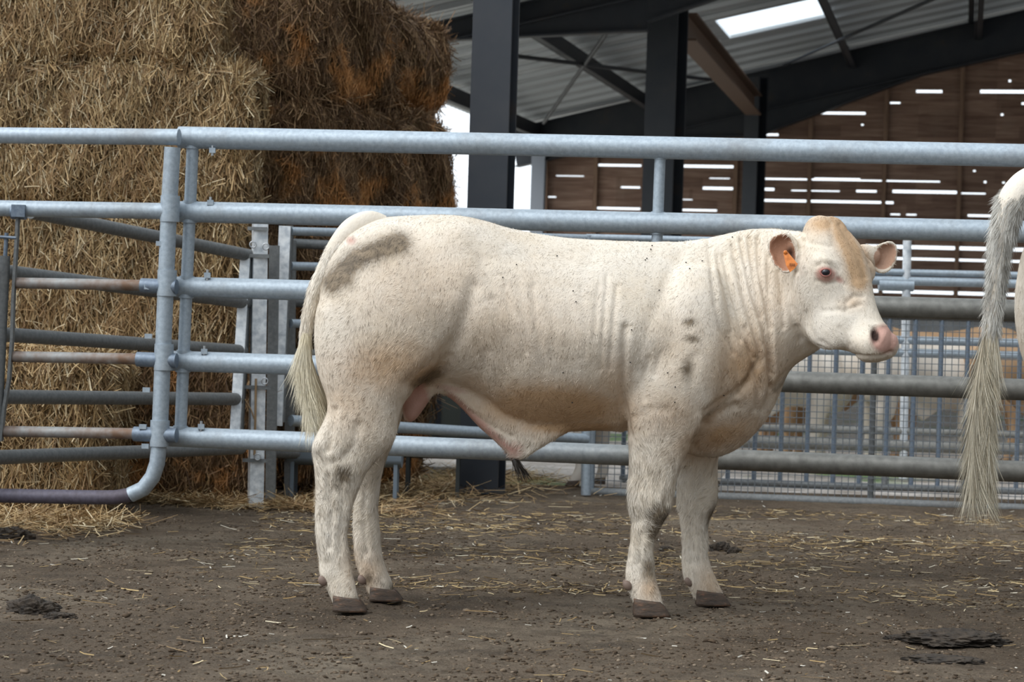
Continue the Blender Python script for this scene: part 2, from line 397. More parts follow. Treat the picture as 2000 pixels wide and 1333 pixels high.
for r, z0 in enumerate(rows):
    cur = 0.0; gl = sorted(gap_by_row.get(r, []))
    # each row: boards broken at every ~4 m
    segs = []
    x = -rr.random() * 3
    while x < WLEN: segs.append((x, x + 4.1)); x += 4.1
    for (a0, a1) in segs:
        a0 = max(a0, 0); a1 = min(a1, WLEN)
        if a1 <= a0: continue
        # notches in the bottom edge where gap
        pts = [a0, a1]
        for g0, g1, gt in gl:
            for q in (g0, g1):
                if a0 < q < a1: pts.append(q)
        for q in np.arange(math.ceil(a0), a1, 1.0): pts.append(float(q))
        pts = sorted(pts)
        for p0, p1 in zip(pts[:-1], pts[1:]):
            if p1 - p0 < 1e-4: continue
            mid = (p0 + p1) / 2; low = z0 + .000
            for g0, g1, gt in gl:
                if g0 <= mid <= g1: low = z0 + gt
            hi = z0 + BH
            if hi > topz(mid) + .02: continue
            tilt = .022
            th = .022
            A = WC + wd * p0; B = WC + wd * p1; nr = Vector((TW, 1, 0)).normalized()
            v = [A + Vector((0, 0, low)), B + Vector((0, 0, low)), B + nr * tilt + Vector((0, 0, hi)), A + nr * tilt + Vector((0, 0, hi))]
            v += [q + nr * th for q in v]
            bd.add(v, [(0, 1, 2, 3), (7, 6, 5, 4), (0, 4, 5, 1), (2, 6, 7, 3), (1, 5, 6, 2), (0, 3, 7, 4)], False)
bd.build('boards', WOOD, wl)
cm = MB(); nr = Vector((TW, 1, 0)).normalized()
cm.bar(WC + Vector((0, 0, (ZB - .02) / 2)), WC + wd * WLEN + Vector((0, 0, (ZB - .02) / 2)), ZB - .02, .18, Vector((0, 0, 1)))
cm.build('concrete_base', CONC, wl)
for px in (1066, 1163, 1436, 1580, 1726, 1873, 2020):
    s = wxs(px, 400)
    if px == 1163: s += 0
    A = WC + wd * s - nr * .03
    o = baro('batten', A + Vector((0, 0, .9)), A + Vector((0, 0, topz(s) - .02)), .055, .05, BATTEN, wl, wd)

# rafter along the wall top, following the wall
gr = empty('roof_rafter', WC + Vector((0, 0, 3.4)), 'deep dark steel rafter rising along the top of the board wall', 'roof beam', 'steel rafters of the shed')
def GP_(s, off): 
    p = WC + wd * s - nr * .16; p.z = roofz(p) - off; return p
b = MB(); ibeam(b, GP_(-.4, .26), GP_(12, .26), .52, .20); b.build('beam', STEEL, gr)
s3 = wxs(1462, 200)
for q, dp in ((2.4, .36), (-1.5, .30)):
    b = MB(); A = GP_(s3, .50); Bq = GP_(s3 + q, .50); Cq = Vector(A); Cq.z -= dp; tv = nr * .008
    b.add([A - tv, Bq - tv, Cq - tv, A + tv, Bq + tv, Cq + tv], [(0, 1, 2), (5, 4, 3), (0, 3, 4, 1), (1, 4, 5, 2), (2, 5, 3, 0)], False); b.bar(Bq, Cq, .18, .018, nr); b.build('haunch', STEEL, gr)
# ------------------------------------------------------------------ straw bales
STRAW = mat('straw', (.5, .38, .2), .6, 0, .35); t = NT(STRAW); g = t.n('ShaderNodeNewGeometry'); v = t.coords()
n1 = t.noise(v, 2.2, 4); 
c = t.ramp(g.outputs['Random Per Island'], [(.0, (.16, .095, .045)), (.25, (.28, .175, .080)), (.55, (.42, .285, .135)), (.8, (.56, .41, .215)), (1.0, (.74, .64, .44))])
c = t.mix(t.ramp(n1, [(.5, (0, 0, 0)), (.75, (.5,) * 3)]), c, (.30, .165, .07), 'MIX'); t.color(c)
STRAWCORE = mat('packed_straw', (.2, .13, .06), .9, 0, .1); t = NT(STRAWCORE); v = t.coords((14, 14, 2.5)); n1 = t.noise(v, 9, 6, .7); 
t.color(t.ramp(n1, [(.3, (.05, .03, .014)), (.6, (.22, .145, .07))])); t.bump(n1, 1, .02)
STRAW_SHADED = mat('shaded_rusty_straw', (.4, .2, .08), .6, 0, .3); t = NT(STRAW_SHADED); g = t.n('ShaderNodeNewGeometry'); v = t.coords(); n1 = t.noise(v, 2.6, 4, .6)  # shade of the turned-away bales put into the colour; rust streaks are real
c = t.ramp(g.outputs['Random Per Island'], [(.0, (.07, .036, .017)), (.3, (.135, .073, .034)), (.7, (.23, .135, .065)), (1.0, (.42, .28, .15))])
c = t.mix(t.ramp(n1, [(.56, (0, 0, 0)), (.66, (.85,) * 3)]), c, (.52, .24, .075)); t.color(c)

def ribbons(P, D, N, L, Wd, bend, rg, segs=2):
    """straw stalks: ribbons from root P along unit D, face normal N; returns V, quads"""
    n = len(P); S = np.cross(D, N); S /= np.linalg.norm(S, axis=1)[:, None] + 1e-9
    V = []; 
    for k in range(segs + 1):
        a = k / segs
        ctr = P + D * (L * a)[:, None] + bend * (a * a)
        V.append(ctr - S * (Wd / 2)[:, None]); V.append(ctr + S * (Wd / 2)[:, None])
    V = np.stack(V, 1)  # n, 2(segs+1), 3
    m = 2 * (segs + 1); base = np.arange(n)[:, None] * m
    Q = np.concatenate([base + np.array([[2 * k, 2 * k + 1, 2 * k + 3, 2 * k + 2]]) for k in range(segs)], 0)
    return V.reshape(-1, 3), Q

def straw_bale(c0, ex, ey, sx, sy, sz, label, faces, dens=8000, m=STRAW, seed=1, group='straw bales of the stack', fl_=(.05, .13), R=.10):
    """c0 = corner nearest bottom; ex along the front, ey into depth; faces: which faces get loose stalks"""
    rg = np.random.default_rng(seed); ex = np.array(ex); ey = np.array(ey); ez = np.array([0, 0, 1.0]); c0 = np.array(c0)
    ctr = c0 + ex * sx / 2 + ey * sy / 2 + ez * sz / 2; hs = np.array([sx, sy, sz]) / 2; R = min(R, sz / 2.05)
    bm = bmesh.new(); bmesh.ops.create_cube(bm, size=2); bmesh.ops.subdivide_edges(bm, edges=bm.edges[:], cuts=22, use_grid_fill=True)
    bm.verts.ensure_lookup_table(); U = np.array([v.co[:] for v in bm.verts]); 
    quads = np.array([[l.vert.index for l in f.loops] for f in bm.faces]); bm.free()
    def shape(U):
        Lc = U * hs; inner = np.clip(Lc, -(hs - R), hs - R); d = Lc - inner; nn = np.linalg.norm(d, axis=1)[:, None]
        # round the edges
        Lr = np.where(nn > 1e-6, inner + d / np.maximum(nn, 1e-6) * R, Lc); nrm = np.where(nn > 1e-6, d / np.maximum(nn, 1e-6), 0)
        wv = Lr + nrm * (.035 * np.sin(Lr[:, [0]] * 9 + seed) * np.sin(Lr[:, [2]] * 7 + Lr[:, [1]] * 8 + seed * 2) + .02 * np.sin(Lr[:, [0]] * 23 + seed) * np.sin(Lr[:, [1]] * 21 + Lr[:, [2]] * 19))
        return wv, nrm
    wv, nrm = shape(U)
    M = np.stack([ex, ey, ez], 0)
    V = [ctr + wv @ M]; Q = [quads]; off = len(wv); mi = [np.zeros(len(quads), int)]
    for fc in faces:
        a = {'f': (0, 2, 1, -1), 'b': (0, 2, 1, 1), 'r': (1, 2, 0, 1), 'l': (1, 2, 0, -1), 't': (0, 1, 2, 1)}[fc]
        area = 4 * hs[a[0]] * hs[a[1]]; n = int(dens * area)
        Uq = np.zeros((n, 3)); Uq[:, a[0]] = rg.uniform(-1, 1, n); Uq[:, a[1]] = rg.uniform(-1, 1, n); Uq[:, a[2]] = a[3]
        P, Nn = shape(Uq); base_n = np.zeros(3); base_n[a[2]] = a[3]
        Nn = Nn + base_n * .3; Nn /= np.linalg.norm(Nn, axis=1)[:, None]
        # stalks mostly upright on the sides
        D = np.zeros((n, 3)); ang = rg.normal(0, .42, n) + .25 * np.sin(P[:, a[0]] * 5 + seed); wild = rg.random(n) < .16; ang = np.where(wild, rg.uniform(-1.5, 1.5, n), ang)
        D[:, a[0]] = np.sin(ang); D[:, a[1]] = np.cos(ang) * np.where(rg.random(n) < .5, -1, 1)
        D -= Nn * (D * Nn).sum(1)[:, None]
        edge = (np.abs(Uq[:, a[0]]) > .9) | (np.abs(Uq[:, a[1]]) > .92)
        tilt = np.abs(rg.normal(.08, .12, n)) + np.where(edge, np.abs(rg.normal(0, .45, n)), 0); D = D * np.cos(tilt)[:, None] + Nn * np.sin(tilt)[:, None]
        D /= np.linalg.norm(D, axis=1)[:, None]
        Lg = rg.uniform(*fl_, n) * np.where(rg.random(n) < .06, 1.7, 1); Wd = rg.uniform(.0022, .0052, n)
        P = P - D * (Lg / 2)[:, None] * np.where(edge, .2, 1)[:, None] + Nn * rg.uniform(-.004, .022, n)[:, None]
        Nr = Nn + rg.normal(0, .55, (n, 3)); bend = rg.normal(0, .012, (n, 3)); bend[:, 2] -= .006
        a_, q_ = ribbons(P, D, Nr, Lg, Wd, bend, rg)
        V.append(ctr + a_ @ M); Q.append(q_ + off); off += len(a_); mi.append(np.ones(len(q_), int))
    V = np.concatenate(V); Q = np.concatenate(Q)
    org = c0 + ex * sx / 2 + ey * sy / 2
    me = np_mesh('straw_bale', V - org, Q); o = link('straw_bale', me, [STRAWCORE, m]); me.polygons.foreach_set('material_index', np.concatenate(mi).astype(np.int32))
    o.location = org; tag(o, label, 'straw bale', group); return o
# stack, front column: front face runs to the left edge of the photo
Yf = 13.2
exv = Vector((1, .02, 0)).normalized(); eyv = Vector((-.02, 1, 0)).normalized()
tz = [0, .76, 1.50, 2.25, 3.0]
def xat(px, z, Y=Yf):
    # x on the plane at depth Y for pixel column px near height z
    py = 580 + 30 + (CAMH - z) * F / Y
    return W(px, py, Y).x
fronts = [(200, 'front bottom straw bale, lowest left, under the curved gate pipe'), (462, 'second straw bale from the floor, front left, behind the gate rails'),
          (478, 'third front straw bale, behind and just above the top gate rail'), (408, 'topmost front straw bale in the upper left corner')]
for k, (px, lb) in enumerate(fronts):
    z0, z1 = tz[k], tz[k + 1]; xr = xat(px, (z0 + z1) / 2); ln = 2.35 + (.0 if k else 0)
    y0 = Yf + .03 * (k % 2)
    if k == 0: y0 = 12.15; xr = xat(198, .4, 12.2)
    c0 = Vector((xr, y0, z0)) - exv * ln
    straw_bale(c0, exv, eyv, ln, 1.0 if k == 0 else .84, z1 - z0 - .005, lb, 'fr' + ('t' if k < 4 else ''), 7000, STRAW, 11 + k)
zt0 = .755; c0 = Vector((xat(505, .4, 13.24), 13.24, 0)) - exv * 2.3
straw_bale(c0, exv, eyv, 2.3, .80, zt0, 'shaded bottom straw bale set back behind the lowest front bale', 'frt', 6500, STRAW_SHADED, 19)
# receding stack: faces turn away to the right
ang = math.atan(.37); ry = Vector((math.sin(ang), math.cos(ang), 0)); rx = Vector((math.cos(ang), -math.sin(ang), 0))
A0 = Vector((-1.20, 14.16, 0)); 
names2 = ['bottom', 'second', 'third', 'fourth', 'fifth']
tz2 = [0, .73, 1.46, 2.19, 2.92, 3.65]
for k in range(5):
    off = [.34, .02, .0, .03, -.02][k]
    c0 = A0 + rx * (off - 1.2) + Vector((0, 0, tz2[k]))
    straw_bale(c0, rx, ry, 1.2, 1.18, tz2[k + 1] - tz2[k] - .005, 'shaded straw bale of the middle column, %s from the floor' % names2[k], 'rf', 6500, STRAW_SHADED, 31 + k)
for k in range(4):
    off = [-.16, -.03, .05, -.04][k]
    c0 = A0 + ry * 1.20 + rx * (off - 1.2) + Vector((0, 0, tz2[k])); zz = [0, .73, 1.46, 2.19, 2.88]
    straw_bale(c0, rx, ry, 1.2, [.95, 1.02, .97, 1.32][k], zz[k + 1] - zz[k] - .005, 'shaded straw bale of the far column beside the column, %s from the floor' % names2[k], 'rft', 6500, STRAW_SHADED, 51 + k, R=.34 if k == 3 else .12)

# loose straw lying on the floor
rg = np.random.default_rng(5)
def litter(name, n, fx, label, m, L=(.03, .12), wd=(.0025, .005), lift=.5):
    P = fx(n); n = len(P)
    z = np.array([fz_floor(a, b) if b < 16 else 0 for a, b in P[:, :2]]) + .002
    P = np.stack([P[:, 0], P[:, 1], z + rg.uniform(0, .008, n) * lift], 1)
    a = rg.uniform(0, 2 * math.pi, n); D = np.stack([np.cos(a), np.sin(a), rg.normal(0, .06, n) * lift], 1); D /= np.linalg.norm(D, axis=1)[:, None]
    Nn = np.tile([0, 0, 1.0], (n, 1)) + rg.normal(0, .35, (n, 3))
    Lg = rg.uniform(*L, n) * np.where(rg.random(n) < .08, 1.8, 1); Wd = rg.uniform(*wd, n); bd = rg.normal(0, .012, (n, 3)); bd[:, 2] = np.abs(bd[:, 2]) * .3
    V, Q = ribbons(P, D, Nn, Lg, Wd, bd, rg); me = np_mesh(name, V, Q); o = link(name, me, m); tag(o, label, 'straw', kind='stuff'); return recenter(o)
LITTER = mat('straw_litter', (.5, .38, .2), .65, 0, .3); t = NT(LITTER); g = t.n('ShaderNodeNewGeometry')
t.color(t.ramp(g.outputs['Random Per Island'], [(.0, (.12, .08, .045)), (.4, (.28, .18, .07)), (.75, (.46, .33, .15)), (.93, (.62, .52, .33)), (1, (.75, .70, .58))]))
def f_open(n):
    y = 6.6 + 7.0 * rg.random(n) ** 1.1; x = rg.uniform(-1, 1, n) * (y * .21 + .1); P = np.stack([x, y], 1)
    keep = np.array([mnoise.noise(Vector((a * 1.1, b * 2.0, 9))) + .5 * mnoise.noise(Vector((a * 4, b * 5, 2))) for a, b in P]) > rg.uniform(-.55, .75, n); return P[keep]
litter('loose_straw', 1500, f_open, 'scattered pale straw stalks on the trodden floor around the bull', LITTER, (.02, .10))
def f_back(n):
    y = rg.uniform(9.6, 13.9, n); x = rg.uniform(-1.2, 2.8, n); P = np.stack([x, y], 1)
    keep = np.array([mnoise.noise(Vector((a * .9, b * 1.6, 4))) for a, b in P]) > rg.uniform(-.35, .45, n); return P[keep]
litter('loose_straw', 13000, f_back, 'golden straw litter on the floor below the main fence', LITTER, (.02, .08))
def f_hay(n):
    # along the foot of the stack
    t_ = rg.random(n); seg = rg.random(n) < .38
    x = np.where(seg, rg.uniform(-2.9, -1.85, n), np.where(t_ < .45, -2.0 + t_ * 2.0, -1.1 + (t_ - .45) * 1.6) + rg.normal(0, .08, n)); y = np.where(seg, 12.1, np.where(t_ < .45, 13.2, 13.5 + (t_ - .45) * 4.6))
    d = np.abs(rg.normal(0, .42, n)); x = x + np.where(seg, rg.normal(0, .1, n), d * .75); y = y - np.where(seg, d, d * .45)
    return np.stack([x, y], 1)
litter('loose_straw', 16000, f_hay, 'thick fallen straw along the foot of the bale stack', STRAW, (.04, .16), lift=4)

# small chaff and pebbles on the floor
CHAFF = mat('chaff', (.55, .52, .45), .8)
def f_all(n):
    y = 6.6 + 8.5 * rg.random(n); x = rg.uniform(-1, 1, n) * (y * .22); return np.stack([x, y], 1)
litter('chaff', 520, f_all, 'tiny pale chips and chaff flecks over the floor', CHAFF, (.004, .013), (.003, .006))

# crumbs of earth
def crumbs(name, n, label, size, seed):
    rg = np.random.default_rng(seed); y = 6.5 + 6.5 * rg.random(n) ** 1.35; x = rg.uniform(-1, 1, n) * (y * .215 + .1)
    keep = np.array([mnoise.noise(Vector((a * 1.6, b * 2.4, 19))) + .6 * mnoise.noise(Vector((a * 6, b * 6, 12))) for a, b in zip(x, y)]) > rg.uniform(-.6, .6, n); x = x[keep]; y = y[keep]; n = len(x)
    bm = bmesh.new(); bmesh.ops.create_icosphere(bm, subdivisions=1, radius=1); U = np.array([v_.co[:] for v_ in bm.verts]); T = np.array([[v_.index for v_ in f.verts] for f in bm.faces]); bm.free()
    s = rg.uniform(*size, n) * rg.uniform(.4, 1, n); z = np.array([fz_floor(a, b) for a, b in zip(x, y)])
    V = U[None] * (1 + rg.normal(0, .32, (n, len(U), 1))) * s[:, None, None] * np.array([1.3, 1.1, .55]); a = rg.uniform(0, 6.28, n); ca, sa = np.cos(a)[:, None], np.sin(a)[:, None]
    V = np.stack([V[..., 0] * ca - V[..., 1] * sa, V[..., 0] * sa + V[..., 1] * ca, V[..., 2]], -1) + np.stack([x, y, z + s * .15], 1)[:, None]
    me = np_mesh(name, V.reshape(-1, 3), None, (T[None] + np.arange(n)[:, None, None] * len(U)).reshape(-1, 3)); o = link(name, me, CRUMB); tag(o, label, 'earth', kind='stuff'); return recenter(o)
CRUMB = mat('earth_crumb', (.12, .09, .065), .95, 0, .1); t = NT(CRUMB); g = t.n('ShaderNodeNewGeometry')
t.color(t.ramp(g.outputs['Random Per Island'], [(0, (.045, .032, .022)), (.4, (.10, .072, .049)), (.85, (.17, .128, .090)), (1, (.24, .19, .14))]))
crumbs('earth_crumbs', 42000, 'fine dark crumbs of trodden earth over the whole floor', (.003, .009), 71)
crumbs('earth_clods', 1300, 'small loose clods of earth scattered on the floor', (.007, .015), 72)

# ------------------------------------------------------------------ dung
DUNG = mat('dark_dung', (.035, .028, .022), .75, 0, .4); t = NT(DUNG); v = t.coords(); n = t.noise(v, 30, 6, .7)
t.color(t.ramp(n, [(.35, (.018, .014, .011)), (.7, (.085, .062, .042))])); t.bump(n, .9, .02)
def dung(px, py, r, h, label, seed, flat=1.0):
    p = G(px, py); bm = bmesh.new(); bmesh.ops.create_icosphere(bm, subdivisions=5, radius=1)
    for v_ in bm.verts:
        q = v_.co.copy(); k = 1 + .28 * mnoise.noise(q * 1.6 + Vector((seed, 0, 0))) + .16 * mnoise.noise(q * 4 + Vector((seed, 3, 0))) + .16 * mnoise.noise(q * 9) + .12 * mnoise.noise(q * 21)
        v_.co = Vector((q.x * r * k, q.y * r * .8 * k, max(q.z, -.15) * h * k))
    me = bpy.data.meshes.new('dung_pile'); bm.to_mesh(me); bm.free(); me.polygons.foreach_set('use_smooth', [True] * len(me.polygons))
    o = link('dung_pile', me, DUNG); o.location = (p.x, p.y, fz_floor(p.x, p.y) + .004); tag(o, label, 'dung')
dung(62, 1192, .085, .045, 'dark dung lump at the lower left edge of the floor', 1)
dung(118, 1205, .05, .018, 'small crumbly dung bit right of the left-hand lump', 2)
dung(1406, 1074, .052, .040, 'black dung lump just behind the far front hoof', 3)
dung(1434, 1078, .030, .022, 'small black dung piece stuck to the right of the lump behind the front hoof', 4)
dung(1302, 1074, .032, .018, 'flat dark dung bit between the two front legs', 5)
dung(1862, 1252, .17, .030, 'wide flat dark dung pat at the lower right', 6)
dung(1760, 1246, .05, .014, 'small dung bit left of the wide pat', 7)
dung(20, 1048, .10, .040, 'dark damp clump at the left edge below the bale', 8)
dung(1845, 1290, .12, .012, 'trodden dark smear of dung below the wide pat, lower right', 9)

# ------------------------------------------------------------------ main barrier, right of the gate
def FY(px): return 10.9 - .6 * (px - 330) / 1620
def FP(px, py, dy=0.0): return W(px, py, FY(px) + dy)
rails = [(268, 303, .0465), (413, 452, .0445), (560, 606, .0435), (705, 760, .0435), (853, 920, .0430)]
XR = 2230
def rail_y(k, px): a, b_, _ = rails[k]; return a + (b_ - a) * (px - 330) / 1620
bf = empty('cattle_barrier', Vector((.5, 10.6, 0)), 'long galvanised five-rail cattle barrier running behind the bull', 'barrier')
x0s = [350, 332, 345, 330, 322]
GALV_RAIL = galv('rail_pipe_darker_to_the_right', (.33, .39, .45), (.42, .49, .55)); t = NT(GALV_RAIL); lk = t.b.inputs['Base Color'].links[0].from_socket
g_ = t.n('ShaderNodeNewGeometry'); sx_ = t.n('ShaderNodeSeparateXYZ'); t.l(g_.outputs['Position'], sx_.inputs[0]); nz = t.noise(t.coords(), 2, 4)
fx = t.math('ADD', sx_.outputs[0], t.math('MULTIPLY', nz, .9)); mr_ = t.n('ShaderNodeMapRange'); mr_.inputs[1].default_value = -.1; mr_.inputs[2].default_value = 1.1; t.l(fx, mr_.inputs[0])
nn_ = t.noise(t.coords(), 30, 4); t.color(t.mix(mr_.outputs[0], lk, t.ramp(nn_, [(.3, (.13, .13, .12)), (.7, (.21, .21, .195))])))  # rail colour turns to a darker grey towards the right
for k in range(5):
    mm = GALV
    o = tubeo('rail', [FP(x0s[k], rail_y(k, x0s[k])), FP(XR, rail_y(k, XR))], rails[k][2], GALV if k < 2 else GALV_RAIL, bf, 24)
for (pt, pb, r, k0, k1) in [((377, 280), (352, 838), .026, 0, 4), ((1290, 300), (1268, 892), .023, 0, 4), ((2150, 305), (2128, 930), .026, 0, 4)]:
    for k in range(k0, k1):
        f0 = k / 4; f1 = (k + 1) / 4
        xa = lerp(pt[0], pb[0], f0); xb = lerp(pt[0], pb[0], f1)
        a = FP(xa, rail_y(k, xa)); c = FP(xb, rail_y(k + 1, xb)); d = (c - a).normalized()
        b = MB(); a2 = a + d * .035; c2 = c - d * .035
        b.tube([a2, c2], r, 20)
        for q in (a2, c2): b.tube([q - d * .012, q + d * .012], r + .006, 20)
        b.build('upright', GALV, bf)
a = FP(2200, 303); c = Vector((a.x, a.y, 0)); tubeo('foot_post', [c, a], .045, GALV, bf)
a = FP(420, 853); 
def clip(px, py, up=1, parent=bf, Yd=-.03):
    p = FP(px, py, Yd); b = MB(); b.box(p, .026, .02, .022); b.build('clip', GALV, parent)
    b = MB(); b.tube([p + Vector((0, 0, -.022)), p + Vector((0, 0, .024))], .006, 6); b.build('clip_bolt', BOLT, parent)
for q in ((415, 294), (411, 396), (405, 538), (399, 687), (393, 834)): clip(*q)

# ------------------------------------------------------------------ telescopic gate at the left
gt = empty('cattle_gate', FP(150, 965) , 'galvanised gate at far left, its lower end pipe curving to the left', 'gate'); gt.location.z = 0
GX = -160
def gp(px, py, dy=0.0): return W(px, py, 10.93 + dy - .0004 * px)
R1 = .034
def endpost():
    P = [gp(337, 288), gp(330, 408), gp(324, 553), gp(318, 697), gp(312, 845), gp(310, 875), gp(307, 905), gp(298, 932), gp(280, 955), gp(255, 967), gp(225, 972), gp(180, 972), gp(-150, 966)]
    b = MB(); b.tube(P[:5], .0345, 22); b.build('end_post', GALV, gt)
    b = MB(); b.tube(P[4:10], .0335, 22); b.build('curved_foot', GALV, gt)
    b = MB(); b.tube(P[9:], .0305, 22); b.build('bottom_pipe', PAINT, gt)
    for k, (x, y) in enumerate(((332, 408), (326, 553), (320, 698), (312, 847))):
        b = MB(); p = gp(x, y); b.tube([p - Vector((0, 0, .055)), p + Vector((0, 0, .055))], .041, 20); b.build('weld_collar', GALV, gt)
endpost()
tubeo('rail', [gp(-170, 263), gp(350, 268)], .0345, GALV, gt, 20)
tubeo('rail', [gp(-170, 404), gp(338, 413)], .0345, GALV, gt, 20)
for (xa, ya, xb, yb) in ((30, 553, 280, 558), (24, 697, 272, 702), (8, 843, 266, 848)):
    tubeo('inner_rail', [gp(xa, ya), gp(xb + 20, yb)], .0235, RUSTY, gt, 18)
    tubeo('rail_sleeve', [gp(xb - 4, yb), gp(345, yb + 3)], .0315, GALV_BLUE, gt, 18)
b = MB(); pts = [(36, 412), (31, 500), (26, 590), (24, 660), (18, 740), (8, 800), (2, 862)]
for p, q in zip(pts[:-1], pts[1:]): b.bar(gp(*p, -.01), gp(*q, -.01), .045, .012, (0, 1, 0))
b.build('flat_strap', GALV_DARK, gt)
b = MB(); b.tube([gp(24, 414, -.01), gp(50, 415, -.01)], .032, 16); b.box(gp(36, 412, -.045), .058, .02, .052); b.build('strap_bracket', GALV_BLUE, gt)
tubeo('slam_post', [gp(8, 500, -.02), gp(-8, 840, -.02)], .027, GALV_DARK, gt)
tubeo('latch_rod', [gp(13, 455, -.02), gp(9, 520, -.02)], .009, GALV_BLUE, gt, 8)
tubeo('latch_pin', [gp(-4, 463, -.03), gp(32, 465, -.03)], .007, GALV_BLUE, gt, 8)
tubeo('hinge_post', [Vector((gp(-160, 400).x, 10.95, 0)), gp(-160, 255)], .05, GALV, gt)
for q in ((312, 476), (289, 561), (290, 657), (286, 762), (279, 834), (284, 872)):
    p = gp(*q, -.02); b = MB(); b.box(p, .03, .02, .02); b.build('clip', GALV, gt)

# ------------------------------------------------------------------ angled panel behind the gate
def ap(px, py): return W(px, py, 11.02 + px * 1.92 / 480)
an = empty('race_panel', Vector((ap(250, 700).x, ap(250, 700).y, 0)), 'grey pipe panel slanting back from the gate towards the post', 'barrier')
for (ya, yb) in (((60, 414), (492, 500)), ((-60, 522), (484, 592)), ((-60, 649), (474, 686)), ((-60, 775), (466, 780)), ((-60, 896), (470, 876))):
    tubeo('rail', [ap(*ya), ap(*yb)], .0315, GALV_DARK, an, 18)
baro('end_stile', ap(480, 500), ap(458, 870), .05, .055, GALV_BRIGHT, an, (1, 0, 0))
baro('end_flange', ap(492, 490) + Vector((0, .01, 0)), ap(470, 880) + Vector((0, .01, 0)), .012, .08, GALV_DARK, an, (1, 0, 0))
a = ap(492, 500); p_ = ap(-60, 500); tubeo('foot_post', [Vector((p_.x, p_.y, 0)), ap(-60, 400)], .04, GALV_DARK, an)

# galvanised post with its clutter
gpz = G(499, 992)
pst = empty('fence_post', gpz, 'bright square galvanised post with pins and chains, in front of the bales', 'post')
top = W(508, 437, gpz.y); b = MB(); b.bar(gpz, top, .072, .072, (1, .25, 0)); o = b.build('post_tube', GALV_BRIGHT, pst)
for (px, yy, w_) in ((503, 447, .10), (503, 500, .12), (500, 757, .15), (497, 900, .12)):
    p = W(px, yy, gpz.y - .045); b = MB(); b.bar(p - Vector((w_ / 2, 0, 0)), p + Vector((w_ / 2, 0, 0)), .012, .018); b.build('pin_plate', GALV_DARK, pst)
for (px, yy) in ((494, 478), (519, 482), (517, 745), (503, 893)):
    p = W(px, yy, gpz.y - .06); b = MB(); b.tube([p + Vector((math.cos(q) * .016, 0, math.sin(q) * .016)) for q in np.linspace(0, 6.28, 13)], .0035, 6); b.build('ring_pin', BOLT, pst)
TW_ = mat('baler_twine', (.30, .20, .11), .9)
tubeo('twine', [W(500, 740, gpz.y - .055), W(499, 800, gpz.y - .06), W(497, 890, gpz.y - .055)], .006, TW_, pst, 6)
tubeo('twine', [W(478, 780, gpz.y - .055), W(490, 800, gpz.y - .06), W(497, 820, gpz.y - .055)], .0035, TW_, pst, 6)
# dark channel post behind
q0 = Vector((W(532, 850, 13.12).x, 13.12, 0)); b = MB(); b.bar(q0, W(536, 480, 13.12), .05, .05); o = b.build('channel_post', GALV_DARK); tag(o, 'narrow dull channel post right behind the bright square post', 'post')
# ------------------------------------------------------------------ back gate behind the bull
def bp(px, py, dy=0.0): return W(px, py, 13.2 + (px - 545) * 1.25 / 600 + dy)
bg = empty('yard_gate', Vector((bp(850, 700).x, bp(850, 700).y, 0)), 'galvanised yard gate seen behind the rump and under the belly', 'gate')
baro('stile', bp(557, 442), bp(540, 832), .060, .045, GALV_BRIGHT, bg, (1, 0, 0))
baro('stile_flange', bp(571, 442, .02), bp(554, 825, .02), .012, .06, GALV_DARK, bg, (1, 0, 0))
for (ya, yb, m_) in ((452, 466, GALV), (520, 0, GALV), (632, 0, GALV), (725, 0, GALV), (822, 858, GALV)):
    xe = 1145
    tubeo('rail', [bp(568, ya), bp(xe, yb if yb else ya + 14)], .0225 if ya < 800 else .030, m_, bg, 14)
for ya in (475, 590, 690, 770):
    tubeo('lower_rail', [W(560, ya, 13.75), W(800, ya + 12, 13.9)], .026, GALV_DARK, bg, 12)
tubeo('lower_rail', [bp(480, 884, .3), bp(700, 890, .3)], .028, GALV_DARK, bg, 12)
p = bp(1148, 850); tubeo('end_stile', [Vector((p.x, p.y, 0)), bp(1148, 460)], .028, GALV, bg)
p = bp(569, 822, .35); b = MB(); b.bar(Vector((p.x, p.y, 0)), bp(569, 470, .35), .05, .05); b.build('foot_post', GALV_DARK, bg)
# thin rail running on to the right, seen over the back
tubeo('rail', [bp(1145, 464), W(1560, 474, 14.6)], .020, GALV, bg, 12)

